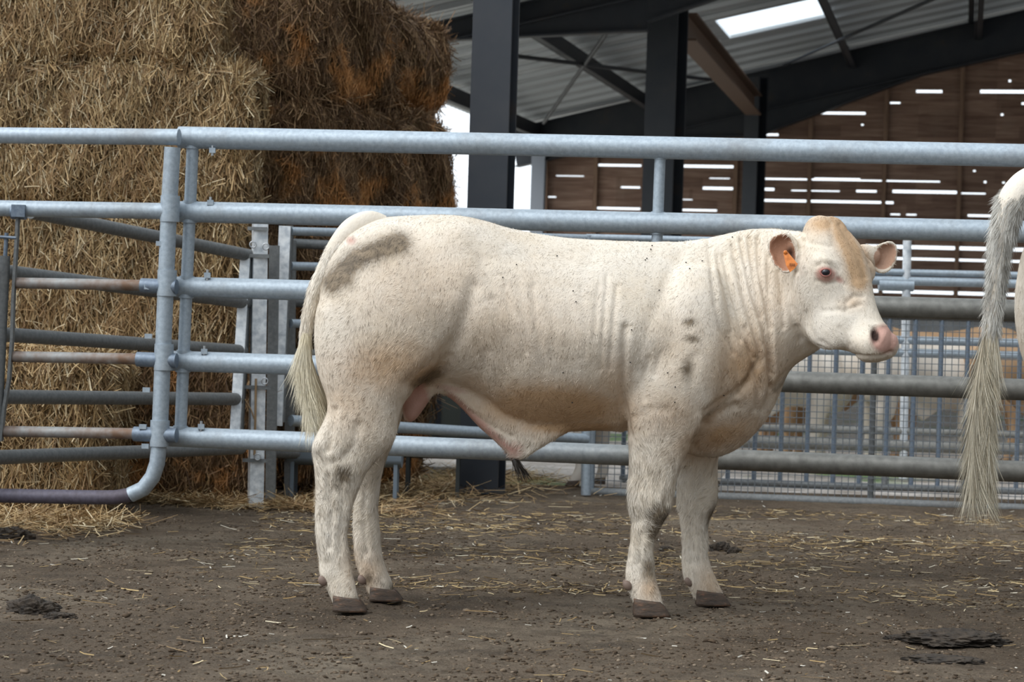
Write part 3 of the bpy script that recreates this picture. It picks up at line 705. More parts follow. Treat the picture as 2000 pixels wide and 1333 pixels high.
# dark trough under the gate
TR = mat('dark_trough', (.03, .035, .035), .6); TRL = mat('grey_plastic', (.20, .25, .30), .5)
def trough(name, px0, px1, py0, py1, Y, dep, m, label):
    a = W(px0, py0, Y); c = W(px1, py1, Y); h = a.z - c.z; b = MB(); n = 12; v = []
    L_ = c.x - a.x
    for i, (xx, kk) in enumerate(((a.x, 1), (a.x + .02, 1), (c.x - .02, 1), (c.x, 1))):
        pass
    prof = [(dep * .5 * math.cos(t_), -h * .5 + (-h * .5) * math.sin(t_) * 1.0) for t_ in np.linspace(0, math.pi, n)]
    prof = [(dep * .5, 0)] + prof + [(-dep * .5, 0)]; m_ = len(prof)
    for xx in (a.x, c.x): v += [(xx, Y + dep / 2 + p_[0], a.z + p_[1]) for p_ in prof]
    b.add(v, [(i, i + 1, m_ + i + 1, m_ + i) for i in range(m_ - 1)]); b.add(v[:m_], [tuple(range(m_))], False); b.add(v[m_:], [tuple(range(m_))[::-1]], False)
    wall_ = [(x_, y_, z_) for (x_, y_, z_) in v]
    cn = Vector(((a.x + c.x) / 2, Y + dep / 2, a.z)); b.add([(a.x, Y, a.z - .02), (c.x, Y, a.z - .02), (c.x, Y + dep, a.z - .02), (a.x, Y + dep, a.z - .02)], [(0, 1, 2, 3)], False)
    for xx in (a.x + .03, c.x - .03): b.bar((xx, Y + .03, 0), (xx, Y + .03, c.z + .06), .02, .02); b.bar((xx, Y + dep - .03, 0), (xx, Y + dep - .03, c.z + .06), .02, .02)
    o = b.build(name, m); tag(o, label, 'trough'); return o
trough('feed_trough', 560, 783, 876, 918, 13.55, .30, TRL, 'grey round-bottomed trough seen behind the far hind leg')

trough('feed_trough', 786, 905, 874, 901, 13.95, .28, TR, 'dark trough end below the gate, left of the broad column')
# dull metal tank behind
TK = mat('green_grey_metal', (.085, .095, .085), .6)
tk = empty('metal_tank', W(880, 893, 15.9), 'dull green-grey metal tank half hidden by the broad column, seen under the belly', 'tank'); tk.location.z = 0
a = W(800, 720, 15.9); c = W(975, 893, 15.9)
b = MB(); b.box(((a.x + c.x) / 2, 16.3, (a.z + c.z) / 2), c.x - a.x, .8, a.z - c.z); b.build('tank_body', TK, tk)
for f in (.02, .33, .66, .98):
    b = MB(); x = lerp(a.x, c.x, f); b.bar((x, 15.88, c.z), (x, 15.88, a.z), .03, .03); b.build('tank_rib', STEEL, tk)
for x in (a.x + .05, c.x - .05):
    for y in (15.95, 16.65): b = MB(); b.bar((x, y, 0), (x, y, c.z + .01), .05, .05); b.build('leg', STEEL, tk)

# ------------------------------------------------------------------ mesh panel
def mp(px, py, dy=0.0): return W(px, py, 14.62 - (px - 1150) * .15 / 850 + dy)
mg = empty('mesh_panel', Vector((mp(1600, 900).x, mp(1600, 900).y, 0)), 'galvanised frame with square wire mesh standing behind the barrier, right half', 'mesh panel')
tubeo('bottom_pipe', [mp(1146, 962, 0), mp(2250, 1004, 0)], .028, GALV_DARK, mg, 14)
tubeo('top_pipe', [mp(1150, 598), mp(2250, 628)], .026, GALV_DARK, mg, 14)
tubeo('side_pipe', [mp(1152, 960), mp(1163, 598)], .022, GALV, mg, 14)
tubeo('side_pipe', [Vector((mp(2250, 900).x, mp(2250, 900).y, 0)), mp(2250, 620)], .022, GALV, mg, 14)
b = MB()
for i in range(84):
    x = 1160 + 13.05 * i; b.bar(mp(x, 955 + (x - 1146) * .038 + 4), mp(x + 10, 600 + (x - 1150) * .027), .0042, .0042)
for k in range(28):
    f = k / 28; y0 = lerp(606, 950, f); y1 = lerp(634, 994, f); b.bar(mp(1152, y0, -.004), mp(2250, y1, -.004), .0042, .0042)
WIRE = mat('dark_wire', (.16, .18, .20), .5, .4)
b.build('wire_mesh', WIRE, mg)
for x in (1300, 1700): tubeo('mesh_brace', [mp(x, 973, .03), mp(x + 10, 602, .03)], .018, GALV_DARK, mg, 10)
# barred hurdle behind it
def hp(px, py): return W(px, py, 15.75)
hu = empty('barred_hurdle', Vector((hp(1600, 900).x, 15.75, 0)), 'hurdle with upright blue-grey bars just behind the wire mesh', 'hurdle')
tubeo('rail', [hp(1215, 936), hp(2250, 968)], .022, GALV_DARK, hu, 12)
tubeo('rail', [hp(1215, 604), hp(2250, 632)], .022, GALV_DARK, hu, 12)
for i in range(21):
    x = 1216 + 51.2 * i; tubeo('bar', [hp(x, 935 + (x - 1215) * .03), hp(x + 10, 606 + (x - 1215) * .027)], .0145, GALV_BLUE, hu, 10)
for x in (1216, 1728, 2240): tubeo('foot', [Vector((hp(x, 930).x, 15.75, 0)), hp(x, 930)], .02, GALV_DARK, hu, 10)
# pipe fence of the calf pen
def cp(px, py): return W(px, py, 16.6)
pf = empty('pen_fence', Vector((cp(1767, 900).x, 16.6, 0)), 'pale pipe fence of the calf pen with sleeved rail right of the head', 'fence')
for (ya, yb, r) in ((546, 557, .030), (530, 540, .022), (662, 672, .026), (686, 697, .026), (840, 852, .024), (868, 880, .040)):
    tubeo('rail', [cp(1330, ya - 8), cp(2250, yb + 4)], r, GALV if ya < 800 else GALV_DIRTY, pf, 12)
# (the upper pair lies nearer the camera's eye line)
tubeo('rail_sleeve', [cp(1716, 556), cp(1784, 558)], .040, GALV, pf, 14)
tubeo('upright', [Vector((cp(1765, 900).x, 16.6, 0)), cp(1772, 470)], .028, GALV_BRIGHT, pf, 14)
tubeo('upright', [Vector((cp(1335, 900).x, 16.6, 0)), cp(1345, 530)], .028, GALV, pf, 14)
tubeo('upright', [Vector((cp(2250, 900).x, 16.6, 0)), cp(2250, 530)], .028, GALV, pf, 14)
b = MB(); p = cp(1736, 545); b.box(p, .03, .03, .04); b.build('bolt', BOLT, pf)
# ------------------------------------------------------------------ the young bull
def ring(c, U, V, e=2.3, n=36, kt=0.0, kb=0.0):
    """superellipse ring; kt / kb narrow the U extent towards +V / -V"""
    c = Vector(c); U = Vector(U); V = Vector(V); out = []
    for k in range(n):
        t_ = 2 * math.pi * k / n; a = math.cos(t_); b_ = math.sin(t_)
        x = math.copysign(abs(a) ** (2 / e), a); y = math.copysign(abs(b_) ** (2 / e), b_)
        q = 1 - (kt * max(y, 0) ** 1.5) - (kb * max(-y, 0) ** 1.5)
        out.append(c + U * (x * q) + V * y)
    return out
def loft_into(mb, rings):
    n = len(rings[0]); v = [p for r in rings for p in r]
    f = [(i * n + k, i * n + (k + 1) % n, (i + 1) * n + (k + 1) % n, (i + 1) * n + k) for i in range(len(rings) - 1) for k in range(n)]
    c0 = sum(rings[0], Vector()) / n; c1 = sum(rings[-1], Vector()) / n; m_ = len(v); v += [c0, c1]
    f += [(m_, (k + 1) % n, k) for k in range(n)] + [(m_ + 1, (len(rings) - 1) * n + k, (len(rings) - 1) * n + (k + 1) % n) for k in range(n)]
    mb.add(v, f)
def interp(st, nsub=4):
    """catmull-rom through station tuples"""
    A = np.array(st, float); out = []
    for i in range(len(A) - 1):
        p0 = A[max(i - 1, 0)]; p1 = A[i]; p2 = A[i + 1]; p3 = A[min(i + 2, len(A) - 1)]
        for k in range(nsub):
            t_ = k / nsub
            out.append(.5 * (2 * p1 + (p2 - p0) * t_ + (2 * p0 - 5 * p1 + 4 * p2 - p3) * t_ ** 2 + (3 * p1 - p0 - 3 * p2 + p3) * t_ ** 3))
    out.append(A[-1]); return out
DY = Vector((-.14, .99, 0))
def Yb(px): return 9.03 + (px - 700) / 650 * .15
parts = MB()
# torso + neck:   px, top, bottom, half width, narrow top, narrow bottom, depth shift
torso = [(618, 575, 700, .07, .1, .1, 0), (626, 535, 745, .14, .15, .2, 0), (645, 492, 780, .19, .25, .3, 0), (675, 458, 795, .225, .3, .3, 0), (710, 437, 800, .25, .3, .3, 0), (750, 425, 795, .265, .28, .3, 0),
         (800, 421, 780, .275, .25, .35, 0), (850, 420, 755, .28, .22, .35, 0), (900, 423, 762, .285, .25, .35, 0), (950, 434, 792, .295, .3, .4, 0), (1000, 447, 822, .31, .35, .4, 0),
         (1060, 458, 838, .32, .38, .4, 0), (1120, 465, 843, .325, .4, .4, 0), (1180, 469, 842, .32, .42, .42, 0), (1240, 471, 850, .305, .45, .45, 0), (1300, 472, 872, .285, .5, .48, 0),
         (1350, 470, 890, .27, .5, .5, 0), (1400, 461, 893, .25, .5, .55, 0), (1440, 451, 877, .225, .45, .6, -.01), (1475, 446, 848, .20, .4, .65, -.03), (1503, 445, 812, .18, .35, .65, -.05),
         (1525, 447, 765, .165, .3, .6, -.07), (1550, 450, 722, .155, .3, .6, -.09), (1580, 455, 700, .14, .3, .5, -.11), (1610, 480, 680, .11, .3, .4, -.12), (1630, 520, 640, .06, .2, .2, -.12)]
rs_ = []
for (x, tp, bt, w_, kt, kb, sh) in interp(torso, 4):
    Y = Yb(x) + sh; a = W(x, tp, Y); c = W(x, bt, Y)
    rs_.append(ring((a + c) / 2, DY * w_, (a - c) / 2, 2.35, 48, kt, kb))
loft_into(parts, rs_)
def limb(st, sub=3, e=2.15):
    rs_ = []
    for (y, l, r, dep, Y) in interp(st, sub):
        a = W(l, y, Y); c = W(r, y, Y); rs_.append(ring((a + c) / 2, (c - a) / 2, Vector((0, dep, 0)), e, 32))
    loft_into(parts, rs_)
limb([(455, 745, 800, .04, 8.95), (480, 700, 850, .08, 8.92), (530, 645, 895, .115, 8.91), (590, 620, 905, .135, 8.90), (650, 613, 893, .14, 8.90), (705, 616, 868, .13, 8.895), (745, 625, 835, .115, 8.89), (780, 638, 795, .10, 8.885),
      (810, 637, 782, .09, 8.88), (840, 622, 776, .08, 8.875), (865, 612, 770, .07, 8.87), (885, 608, 752, .060, 8.87), (910, 610, 728, .054, 8.87), (950, 613, 705, .047, 8.87), (1000, 614, 690, .041, 8.87), (1050, 615, 681, .037, 8.87),
      (1090, 619, 687, .039, 8.87), (1122, 621, 691, .041, 8.865), (1145, 634, 696, .038, 8.86), (1165, 643, 702, .040, 8.86), (1190, 652, 708, .038, 8.86)])
limb([(560, 660, 860, .12, 9.20), (660, 650, 850, .13, 9.20), (740, 655, 815, .11, 9.20), (790, 668, 792, .09, 9.20), (830, 672, 782, .075, 9.20), (870, 678, 768, .062, 9.20), (905, 684, 754, .054, 9.20), (945, 690, 744, .046, 9.20),
      (1000, 689, 740, .039, 9.20), (1055, 688, 746, .038, 9.20), (1095, 691, 751, .041, 9.20), (1120, 699, 760, .040, 9.20), (1143, 711, 770, .038, 9.20), (1171, 721, 778, .036, 9.20)])
limb([(520, 1330, 1400, .04, 9.02), (580, 1290, 1420, .075, 8.99), (640, 1256, 1425, .10, 8.985), (710, 1236, 1418, .115, 8.98), (770, 1224, 1402, .11, 8.98), (815, 1220, 1385, .10, 8.985), (866, 1226, 1356, .083, 8.99), (904, 1227, 1335, .070, 8.99),
      (952, 1224, 1321, .060, 8.99), (990, 1226, 1314, .053, 8.99), (1015, 1231, 1301, .046, 8.99), (1039, 1230, 1288, .040, 8.99), (1066, 1228, 1279, .035, 8.99), (1105, 1220, 1281, .037, 8.99), (1138, 1219, 1284, .039, 8.99),
      (1160, 1228, 1293, .038, 8.985), (1194, 1240, 1300, .039, 8.98)])
limb([(800, 1310, 1425, .09, 9.33), (860, 1316, 1412, .075, 9.34), (901, 1318, 1404, .065, 9.35), (946, 1321, 1404, .058, 9.36), (985, 1320, 1401, .053, 9.36), (1018, 1328, 1386, .044, 9.36), (1073, 1330, 1384, .036, 9.36),
      (1108, 1329, 1392, .038, 9.36), (1132, 1333, 1402, .040, 9.36), (1150, 1344, 1410, .038, 9.36), (1178, 1358, 1420, .036, 9.36)])
# sheath and scrotum
def slab(st, Y, e=2.2):
    rs_ = []
    for (x, tp, bt, w_) in interp(st, 4):
        a = W(x, tp, Y); c = W(x, bt, Y); rs_.append(ring((a + c) / 2, Vector((0, w_, 0)), (a - c) / 2, e, 24))
    loft_into(parts, rs_)
slab([(845, 735, 762, .05), (870, 740, 775, .05), (905, 755, 805, .045), (940, 775, 842, .04), (968, 790, 866, .036), (988, 800, 888, .032), (1004, 806, 905, .026), (1018, 812, 903, .024), (1035, 815, 893, .026), (1055, 822, 880, .028), (1080, 825, 864, .03), (1110, 828, 846, .03)], 9.06)
limb([(735, 800, 860, .05, 9.04), (765, 794, 850, .052, 9.04), (785, 787, 838, .050, 9.04), (805, 785, 824, .045, 9.04), (820, 788, 814, .034, 9.04), (829, 794, 806, .012, 9.04)])
# head in its own frame
hyaw = math.radians(45); hh_ = Vector((math.cos(hyaw), -math.sin(hyaw), 0)); th_ = math.radians(58)
ha = hh_ * math.cos(th_) - Vector((0, 0, 1)) * math.sin(th_); hn = hh_ * math.sin(th_) + Vector((0, 0, 1)) * math.cos(th_); hl = Vector((math.sin(hyaw), math.cos(hyaw), 0))
HO = W(1631, 436, 8.98)
def HP(s, l, n): return HO + ha * (s * .96) + hl * l + hn * n
head = [(-.035, .045, -.03, -.10, 2.2), (-.02, .075, -.005, -.14, 2.2), (.02, .112, .014, -.18, 2.3), (.08, .138, .026, -.22, 2.4), (.14, .152, .030, -.26, 2.4), (.20, .150, .022, -.30, 2.4), (.26, .130, .010, -.32, 2.3),
        (.32, .106, .002, -.310, 2.3), (.38, .086, -.002, -.265, 2.3), (.43, .082, 0, -.180, 2.4), (.47, .088, .008, -.138, 2.4), (.505, .088, .006, -.118, 2.4), (.528, .074, -.006, -.104, 2.3), (.540, .045, -.022, -.085, 2.2)]
rs_ = []
for (s, wl_, nf, nb, e) in interp(head, 4):
    rs_.append(ring(HP(s, 0, (nf + nb) / 2), hl * wl_, hn * ((nf - nb) / 2), e, 40, .12, .45))
loft_into(parts, rs_)
# brow ridges / eye sockets and muzzle pads
def blob(c, ax, mb=parts, n=14):
    """ellipsoid with three axis vectors"""
    rs_ = []
    for i in range(1, n):
        t_ = math.pi * i / n; rs_.append(ring(Vector(c) - Vector(ax[2]) * math.cos(t_), Vector(ax[0]) * math.sin(t_), Vector(ax[1]) * math.sin(t_), 2, 20))
    loft_into(mb, rs_)
for q in (-1, 1):
    blob(HP(.485, q * .048, -.02), (ha * .030, hl * .026, hn * .026))
    blob(HP(.165, q * .126, -.045), (ha * .055, hl * .030, hn * .038))
    blob(HP(.480, q * .05, -.045), (ha * .045, hl * .042, hn * .045))
    blob(HP(.33, q * .075, -.15), (ha * .11, hl * .045, hn * .10))
    blob(HP(-.003, q * .032, -.05), (ha * .052, hl * .058, hn * .055))
# lower lip and chin
blob(HP(.478, 0, -.115), (ha * .042, hl * .048, hn * .028))

def mb_mesh(mb, name='tmp'):
    me = bpy.data.meshes.new(name); me.from_pydata(mb.v, [], mb.f); me.update(); return me
def remesh(me, vs):
    bm = bmesh.new(); bm.from_mesh(me); bmesh.ops.recalc_face_normals(bm, faces=bm.faces); bm.to_mesh(me); bm.free()
    o = bpy.data.objects.new('tmp', me); COL.objects.link(o); md = o.modifiers.new('r', 'REMESH'); md.mode = 'VOXEL'; md.voxel_size = vs; md.adaptivity = 0
    dg = bpy.context.evaluated_depsgraph_get(); r = bpy.data.meshes.new_from_object(o.evaluated_get(dg)); bpy.data.objects.remove(o); return r
def get(me):
    n = len(me.vertices); co = np.empty(n * 3); me.vertices.foreach_get('co', co); co = co.reshape(-1, 3)
    e = np.empty(len(me.edges) * 2, int); me.edges.foreach_get('vertices', e); return co, e.reshape(-1, 2)
def smooth(co, e, it, lam=.6, wgt=None):
    n = len(co); deg = np.bincount(e.ravel(), minlength=n)[:, None].astype(float); deg[deg == 0] = 1
    for _ in range(it):
        s = np.zeros_like(co)
        for k in range(3): s[:, k] = np.bincount(e[:, 0], co[e[:, 1], k], n) + np.bincount(e[:, 1], co[e[:, 0], k], n)
        d = lam * (s / deg - co); co = co + (d if wgt is None else d * wgt[:, None])
    return co
def setco(me, co): me.vertices.foreach_set('co', np.asarray(co, dtype=np.float32).ravel()); me.update()
def normals(me):
    a = np.empty(len(me.vertices) * 3); me.vertices.foreach_get('normal', a); return a.reshape(-1, 3)

m1 = remesh(mb_mesh(parts), .0085); co, e = get(m1)
co = smooth(co, e, 14, .6); setco(m1, co)
# light version for the distant cattle
ears = MB()
def ear(c, e1, e2, o, A, B_, D, mb, th=.012):
    c = Vector(c); e1 = Vector(e1).normalized(); o = Vector(o).normalized(); e1 = (e1 - o * e1.dot(o)).normalized(); e2 = o.cross(e1); n = 28; m_ = 9
    def surf(sc, dd, inner):
        R = []
        for i in range(m_):
            t_ = math.pi / 2 * (i + .15) / (m_ - 1 + .15) if i < m_ - 1 else math.pi / 2
            rg_ = []
            for k in range(n):
                p = 2 * math.pi * k / n; rr_ = 1 - .22 * max(0, math.cos(p)) ** 2 * 0 + .0
                u = math.cos(p) * (A - sc); w_ = math.sin(p) * (B_ - sc) * (1 - .25 * math.cos(p))
                rg_.append(c + e1 * u * math.sin(t_) + e2 * w_ * math.sin(t_) - o * (D - dd) * math.cos(t_))
            R.append(rg_)
        return R
    out = surf(0, 0, 0); inn = surf(th, th, 1); rings = out + inn[::-1]; loft_into(mb, rings)
def WD(p, q, Y):  # direction between two pixels at depth Y
    return (W(*q, Y) - W(*p, Y))
ec = W(1531, 494, 8.93)
ear(ec, WD((1524, 462), (1541, 532), 8.93), None, (-.25, -.95, .12), .074, .054, .045, ears)
blob(W(1562, 480, 8.97), (Vector((.05, .02, .01)), Vector((0, .025, 0)), Vector((0, 0, .030))), ears)
ec2 = W(1727, 501, 9.13)
ear(ec2, WD((1712, 526), (1746, 482), 9.13), None, (.05, -1, .0), .064, .050, .035, ears)
blob(W(1688, 500, 9.13), (Vector((.062, .01, .006)), Vector((0, .024, 0)), Vector((-.01, 0, .042))), ears)
for v_ in (m1,):
    cc = [tuple(p) for p in co]; fs = [tuple(p.vertices) for p in m1.polygons]
    ears.add(cc, fs)
m2 = remesh(mb_mesh(ears), .0052); co, e = get(m2); co = smooth(co, e, 3, .5); setco(m2, co)
m2.calc_loop_triangles if False else None
N = normals(m2); px, py = PX(co); front = np.clip((.35 - N[:, 1]) * 2.2, 0, 1)

# ---------- sculpted folds: grooves and soft swellings placed on the flank the photo shows
def seg_dist(px, py, pts):
    best = np.full(len(px), 1e9); 
    for (x0, y0), (x1, y1) in zip(pts[:-1], pts[1:]):
        dx, dy = x1 - x0, y1 - y0; t_ = np.clip(((px - x0) * dx + (py - y0) * dy) / (dx * dx + dy * dy + 1e-9), 0, 1)
        best = np.minimum(best, np.hypot(px - x0 - t_ * dx, py - y0 - t_ * dy))
    return best
disp = np.zeros(len(co))
def groove(pts, w_, d):
    """w in pixels, d depth in mm (negative d raises)"""
    global disp
    xs = [p[0] for p in pts]; ys = [p[1] for p in pts]
    k = (px > min(xs) - 4 * w_) & (px < max(xs) + 4 * w_) & (py > min(ys) - 4 * w_) & (py < max(ys) + 4 * w_)
    if not k.any(): return
    dd = seg_dist(px[k], py[k], pts); disp[k] -= d / 1000 * np.exp(-(dd / w_) ** 2) * front[k]
def bump_(x, y, rx, ry, d, ang=0):
    global disp
    ca, sa = math.cos(ang), math.sin(ang); u = ((px - x) * ca + (py - y) * sa) / rx; v_ = (-(px - x) * sa + (py - y) * ca) / ry
    disp += d / 1000 * np.exp(-(u * u + v_ * v_)) * front
# neck folds
folds = [([(1384, 470), (1390, 540), (1397, 600), (1411, 650), (1432, 690)], 5, 5), ([(1400, 500), (1413, 560), (1430, 620), (1447, 665)], 4, 5), ([(1412, 500), (1425, 560), (1440, 610), (1452, 660), (1475, 700)], 4.5, 8),
         ([(1430, 480), (1441, 520), (1452, 575), (1470, 635), (1484, 690)], 4.5, 9), ([(1446, 468), (1455, 520), (1468, 575), (1484, 620)], 4, 8), ([(1462, 462), (1468, 520), (1476, 570), (1492, 640), (1502, 700), (1505, 760)], 4.5, 10),
         ([(1479, 466), (1482, 530), (1494, 590), (1504, 650), (1508, 730)], 4.5, 10), ([(1501, 500), (1500, 560), (1501, 610), (1506, 640)], 4, 6), ([(1521, 530), (1526, 580), (1531, 640)], 4, 6),
         ([(1455, 640), (1468, 700), (1478, 760), (1475, 800)], 5, 7), ([(1425, 650), (1440, 720), (1440, 770)], 5, 4)]
for p, w_, d in folds: groove(p, w_, d * 1.35)
for p, w_, d in folds: groove([(x + 10, y) for x, y in p], w_, -d * .35)
# jaw / throat
groove([(1556, 640), (1566, 662), (1590, 680), (1618, 690)], 6, 10); groove([(1598, 688), (1570, 708), (1540, 730), (1510, 760), (1490, 800)], 9, 12)
groove([(1483, 700), (1465, 740), (1440, 765), (1408, 786), (1381, 806), (1377, 830)], 8, 13); groove([(1437, 792), (1400, 812), (1372, 845), (1356, 870)], 9, 12)
groove([(1545, 600), (1552, 640), (1562, 665)], 5, 4); groove([(1575, 610), (1580, 640), (1596, 668)], 5, 4)
bump_(1475, 775, 30, 45, 12, .5); bump_(1430, 850, 40, 22, 8, -.4)
# shoulder and elbow
groove([(1330, 500), (1290, 580), (1262, 650), (1245, 720)], 14, 6); bump_(1345, 600, 55, 90, 10, .1); bump_(1300, 760, 55, 60, 10)
groove([(1222, 640), (1219, 700), (1216, 760), (1222, 820), (1228, 850)], 7, 14); groove([(1205, 560), (1198, 640), (1190, 720)], 5, 5); groove([(1186, 540), (1180, 620), (1174, 720)], 5, 4); groove([(1170, 560), (1160, 660)], 5, 3)
groove([(1268, 700), (1258, 740), (1262, 780)], 6, 7); groove([(1290, 690), (1280, 730)], 6, 4); groove([(1355, 700), (1350, 760), (1365, 800)], 12, 6)
groove([(1240, 815), (1270, 800), (1300, 800)], 10, 4)
# barrel, ribs and flank
for k, x in enumerate((1018, 1050, 1074, 1112, 1138, 1163)): groove([(x - 4, 545 + 17 * (k % 3)), (x + 8 - 3 * (k % 2), 640), (x + 4, 700 + 23 * (k % 2))], 7 + 3 * (k % 2), (1.6, .9, 1.9, 1.1, 2.2, 1.3)[k])
groove([(930, 470), (945, 520), (962, 570), (985, 640), (1010, 700)], 18, 5); groove([(1040, 560), (1048, 640), (1066, 720)], 6, 3.5); groove([(985, 560), (1000, 620), (1028, 690)], 5, 3.5)
bump_(905, 455, 55, 28, 12); bump_(960, 640, 22, 40, 6, -.2); groove([(940, 590), (965, 584)], 7, 2); bump_(700, 470, 45, 26, 8, -.5)
groove([(950, 505), (1040, 500), (1150, 505)], 22, 6)
# thigh boundary and stifle
groove([(925, 560), (912, 610), (895, 660), (862, 700), (828, 728), (800, 752)], 16, 15); groove([(880, 700), (850, 730), (812, 762)], 8, 8); bump_(760, 640, 100, 90, 10); groove([(716, 470), (680, 500), (650, 545), (630, 590)], 14, 6)
groove([(880, 752), (930, 772), (985, 812), (1040, 832)], 8, 6); groove([(950, 690), (940, 740), (955, 790)], 10, 4); bump_(1100, 770, 90, 45, 8)
groove([(870, 770), (910, 800), (960, 832), (1000, 852)], 6, 7)
# hock and lower legs
groove([(655, 800), (648, 840), (640, 880)], 7, 9); groove([(700, 830), (690, 870), (668, 900), (640, 905)], 9, 6); bump_(622, 872, 14, 20, 7); groove([(640, 930), (648, 1000), (645, 1070)], 6, 5); groove([(668, 940), (668, 1010), (664, 1080)], 5, 4)
groove([(715, 950), (712, 1010), (716, 1080)], 5, 5); groove([(1300, 980), (1270, 1010), (1250, 1015)], 9, 5); bump_(1262, 980, 24, 26, 6); groove([(1252, 1040), (1248, 1100)], 5, 4); groove([(1352, 1030), (1350, 1100)], 5, 4); bump_(1362, 985, 24, 24, 6)
groove([(1010, 885), (1010, 905)], 5, 4); groove([(1026, 852), (1030, 882)], 3, 5); groove([(1040, 850), (1044, 876)], 3, 5)
# face
groove([(1596, 520), (1606, 512), (1622, 516), (1636, 530), (1640, 545), (1650, 556)], 4, 5); bump_(1612, 510, 22, 7, 7, .15); groove([(1594, 548), (1612, 556), (1632, 552)], 4, 4)
groove([(1640, 545), (1648, 570), (1655, 600)], 5, 4); groove([(1655, 590), (1668, 578), (1684, 580)], 5, 6); groove([(1652, 606), (1680, 596)], 4, 4); groove([(1610, 608), (1640, 606), (1658, 612)], 5, 4)
groove([(1640, 440), (1660, 470), (1680, 505), (1690, 540)], 6, 6); groove([(1655, 450), (1675, 480), (1698, 515)], 5, 4); groove([(1620, 440), (1630, 480), (1655, 520), (1672, 545)], 7, 4); bump_(1608, 452, 30, 22, 8)
groove([(1572, 455), (1580, 475), (1600, 478), (1620, 482)], 5, 4); groove([(1568, 470), (1564, 500), (1556, 530)], 6, 8)
groove([(1652, 690), (1663, 694), (1672, 693), (1690, 697), (1720, 696), (1742, 688)], 2.8, 9); groove([(1634, 690), (1645, 700), (1660, 706)], 4, 5); groove([(1606, 668), (1628, 684), (1650, 692)], 5, 4); bump_(1668, 668, 24, 20, 6)
groove([(1708, 643), (1706, 656), (1711, 668)], 5, 9); groove([(1709, 648), (1712, 662)], 6, 15); bump_(1727, 656, 8, 12, 6); bump_(1716, 636, 14, 5, 4); bump_(1700, 662, 6, 12, 3)
groove([(1742, 650), (1744, 668), (1738, 684)], 5, 4)
groove([(1640, 640), (1652, 662), (1660, 672)], 5, 5)
# hair-tuft relief
tn = np.array([mnoise.noise(Vector((a * 14, b * 14, c * 9))) + .6 * mnoise.noise(Vector((a * 34, b * 34, c * 20))) for a, b, c in co])
legw = np.clip((py - 800) / 120, 0, 1) * .6 + .4
disp += tn * .0035 * legw
co = co + N * disp[:, None]
co = smooth(co, e, 1, .4); setco(m2, co); N = normals(m2); px, py = PX(co)
NV = len(co)

# ---------- colour masks: where the hide is tan, dirty, darker along folds or bare pink
def gauss(x, y, rx, ry, ang=0):
    ca, sa = math.cos(ang), math.sin(ang); u = ((px - x) * ca + (py - y) * sa) / rx; v_ = (-(px - x) * sa + (py - y) * ca) / ry
    return np.exp(-(u * u + v_ * v_))
def line(pts, w_): return np.exp(-(seg_dist(px, py, pts) / w_) ** 2)
tan_ = np.zeros(NV); dirt_ = np.zeros(NV); pink_ = np.zeros(NV); dark_ = np.zeros(NV); ora_ = np.zeros(NV)
def mx(a, b_): return np.maximum(a, b_)
for g_, k in ((gauss(1080, 795, 160, 48, .05), 1.1), (gauss(1120, 835, 110, 14, 0), 1.1), (gauss(760, 715, 120, 60, -.1), .65), (gauss(830, 735, 50, 28, -.5), .9), (gauss(1460, 720, 70, 80, .4), .75), (gauss(1410, 850, 90, 35, -.3), .8),
              (gauss(940, 760, 60, 30, .5), .5), (gauss(1310, 810, 75, 50), .45), (gauss(1200, 760, 40, 70), .5), (gauss(680, 780, 60, 60), .4), (gauss(1000, 640, 190, 130), .26), (gauss(820, 560, 160, 120), .30), (gauss(1500, 600, 60, 110), .25), (gauss(1330, 690, 90, 130), .2), (gauss(720, 1120, 30, 40), .5), (gauss(690, 1100, 22, 50), .35),
              (line([(1636, 425), (1648, 460), (1668, 500), (1678, 548)], 22), 1.1), (gauss(1610, 438, 40, 22), .85), (line([(1662, 450), (1686, 490), (1704, 528)], 10), .55), (gauss(1665, 590, 26, 16, -.2), .4), (gauss(1500, 640, 60, 60), .2), (gauss(1270, 1150, 24, 30), .6),
              (gauss(1390, 1140, 30, 40), .5), (gauss(1150, 700, 60, 120), .12), (line([(1450, 700), (1400, 800), (1350, 880)], 22), .5), (gauss(720, 800, 40, 70), .25), (gauss(640, 740, 30, 60), .2)): tan_ = mx(tan_, g_ * k)
for g_, k in ((line([(650, 552), (690, 510), (730, 490), (780, 474)], 24), .85), (gauss(668, 540, 28, 26), .8), (gauss(700, 500, 45, 22, -.5), .6), (gauss(672, 925, 22, 18, .3), .85), (gauss(660, 935, 30, 28), .4), (gauss(838, 738, 40, 14, -.5), .75), (gauss(1348, 628, 15, 9), .62),
              (gauss(1352, 662, 17, 9, .1), .62), (gauss(1341, 720, 14, 20), .62), (gauss(1290, 1010, 26, 26, -.9), .95), (gauss(1275, 1040, 12, 18), .8), (gauss(1268, 1110, 18, 26), .6), (gauss(1393, 1010, 12, 28, .3), .8), (gauss(620, 882, 12, 12), .4), (gauss(1010, 905, 10, 10), .6),
              (gauss(770, 1155, 20, 18), .75), (gauss(700, 1180, 34, 13), .7), (gauss(1390, 1165, 34, 12), .5), (gauss(1275, 1188, 40, 9), .5), (gauss(720, 1130, 10, 12), .7), (line([(1480, 700), (1440, 765), (1385, 808)], 6), .3), (line([(1598, 690), (1555, 720), (1515, 760)], 8), .45), (gauss(1640, 600, 14, 6), .2)): dirt_ = mx(dirt_, g_ * k)  # some of these darken along the throat, brisket and stifle folds
eyex, eyey = 1612, 536
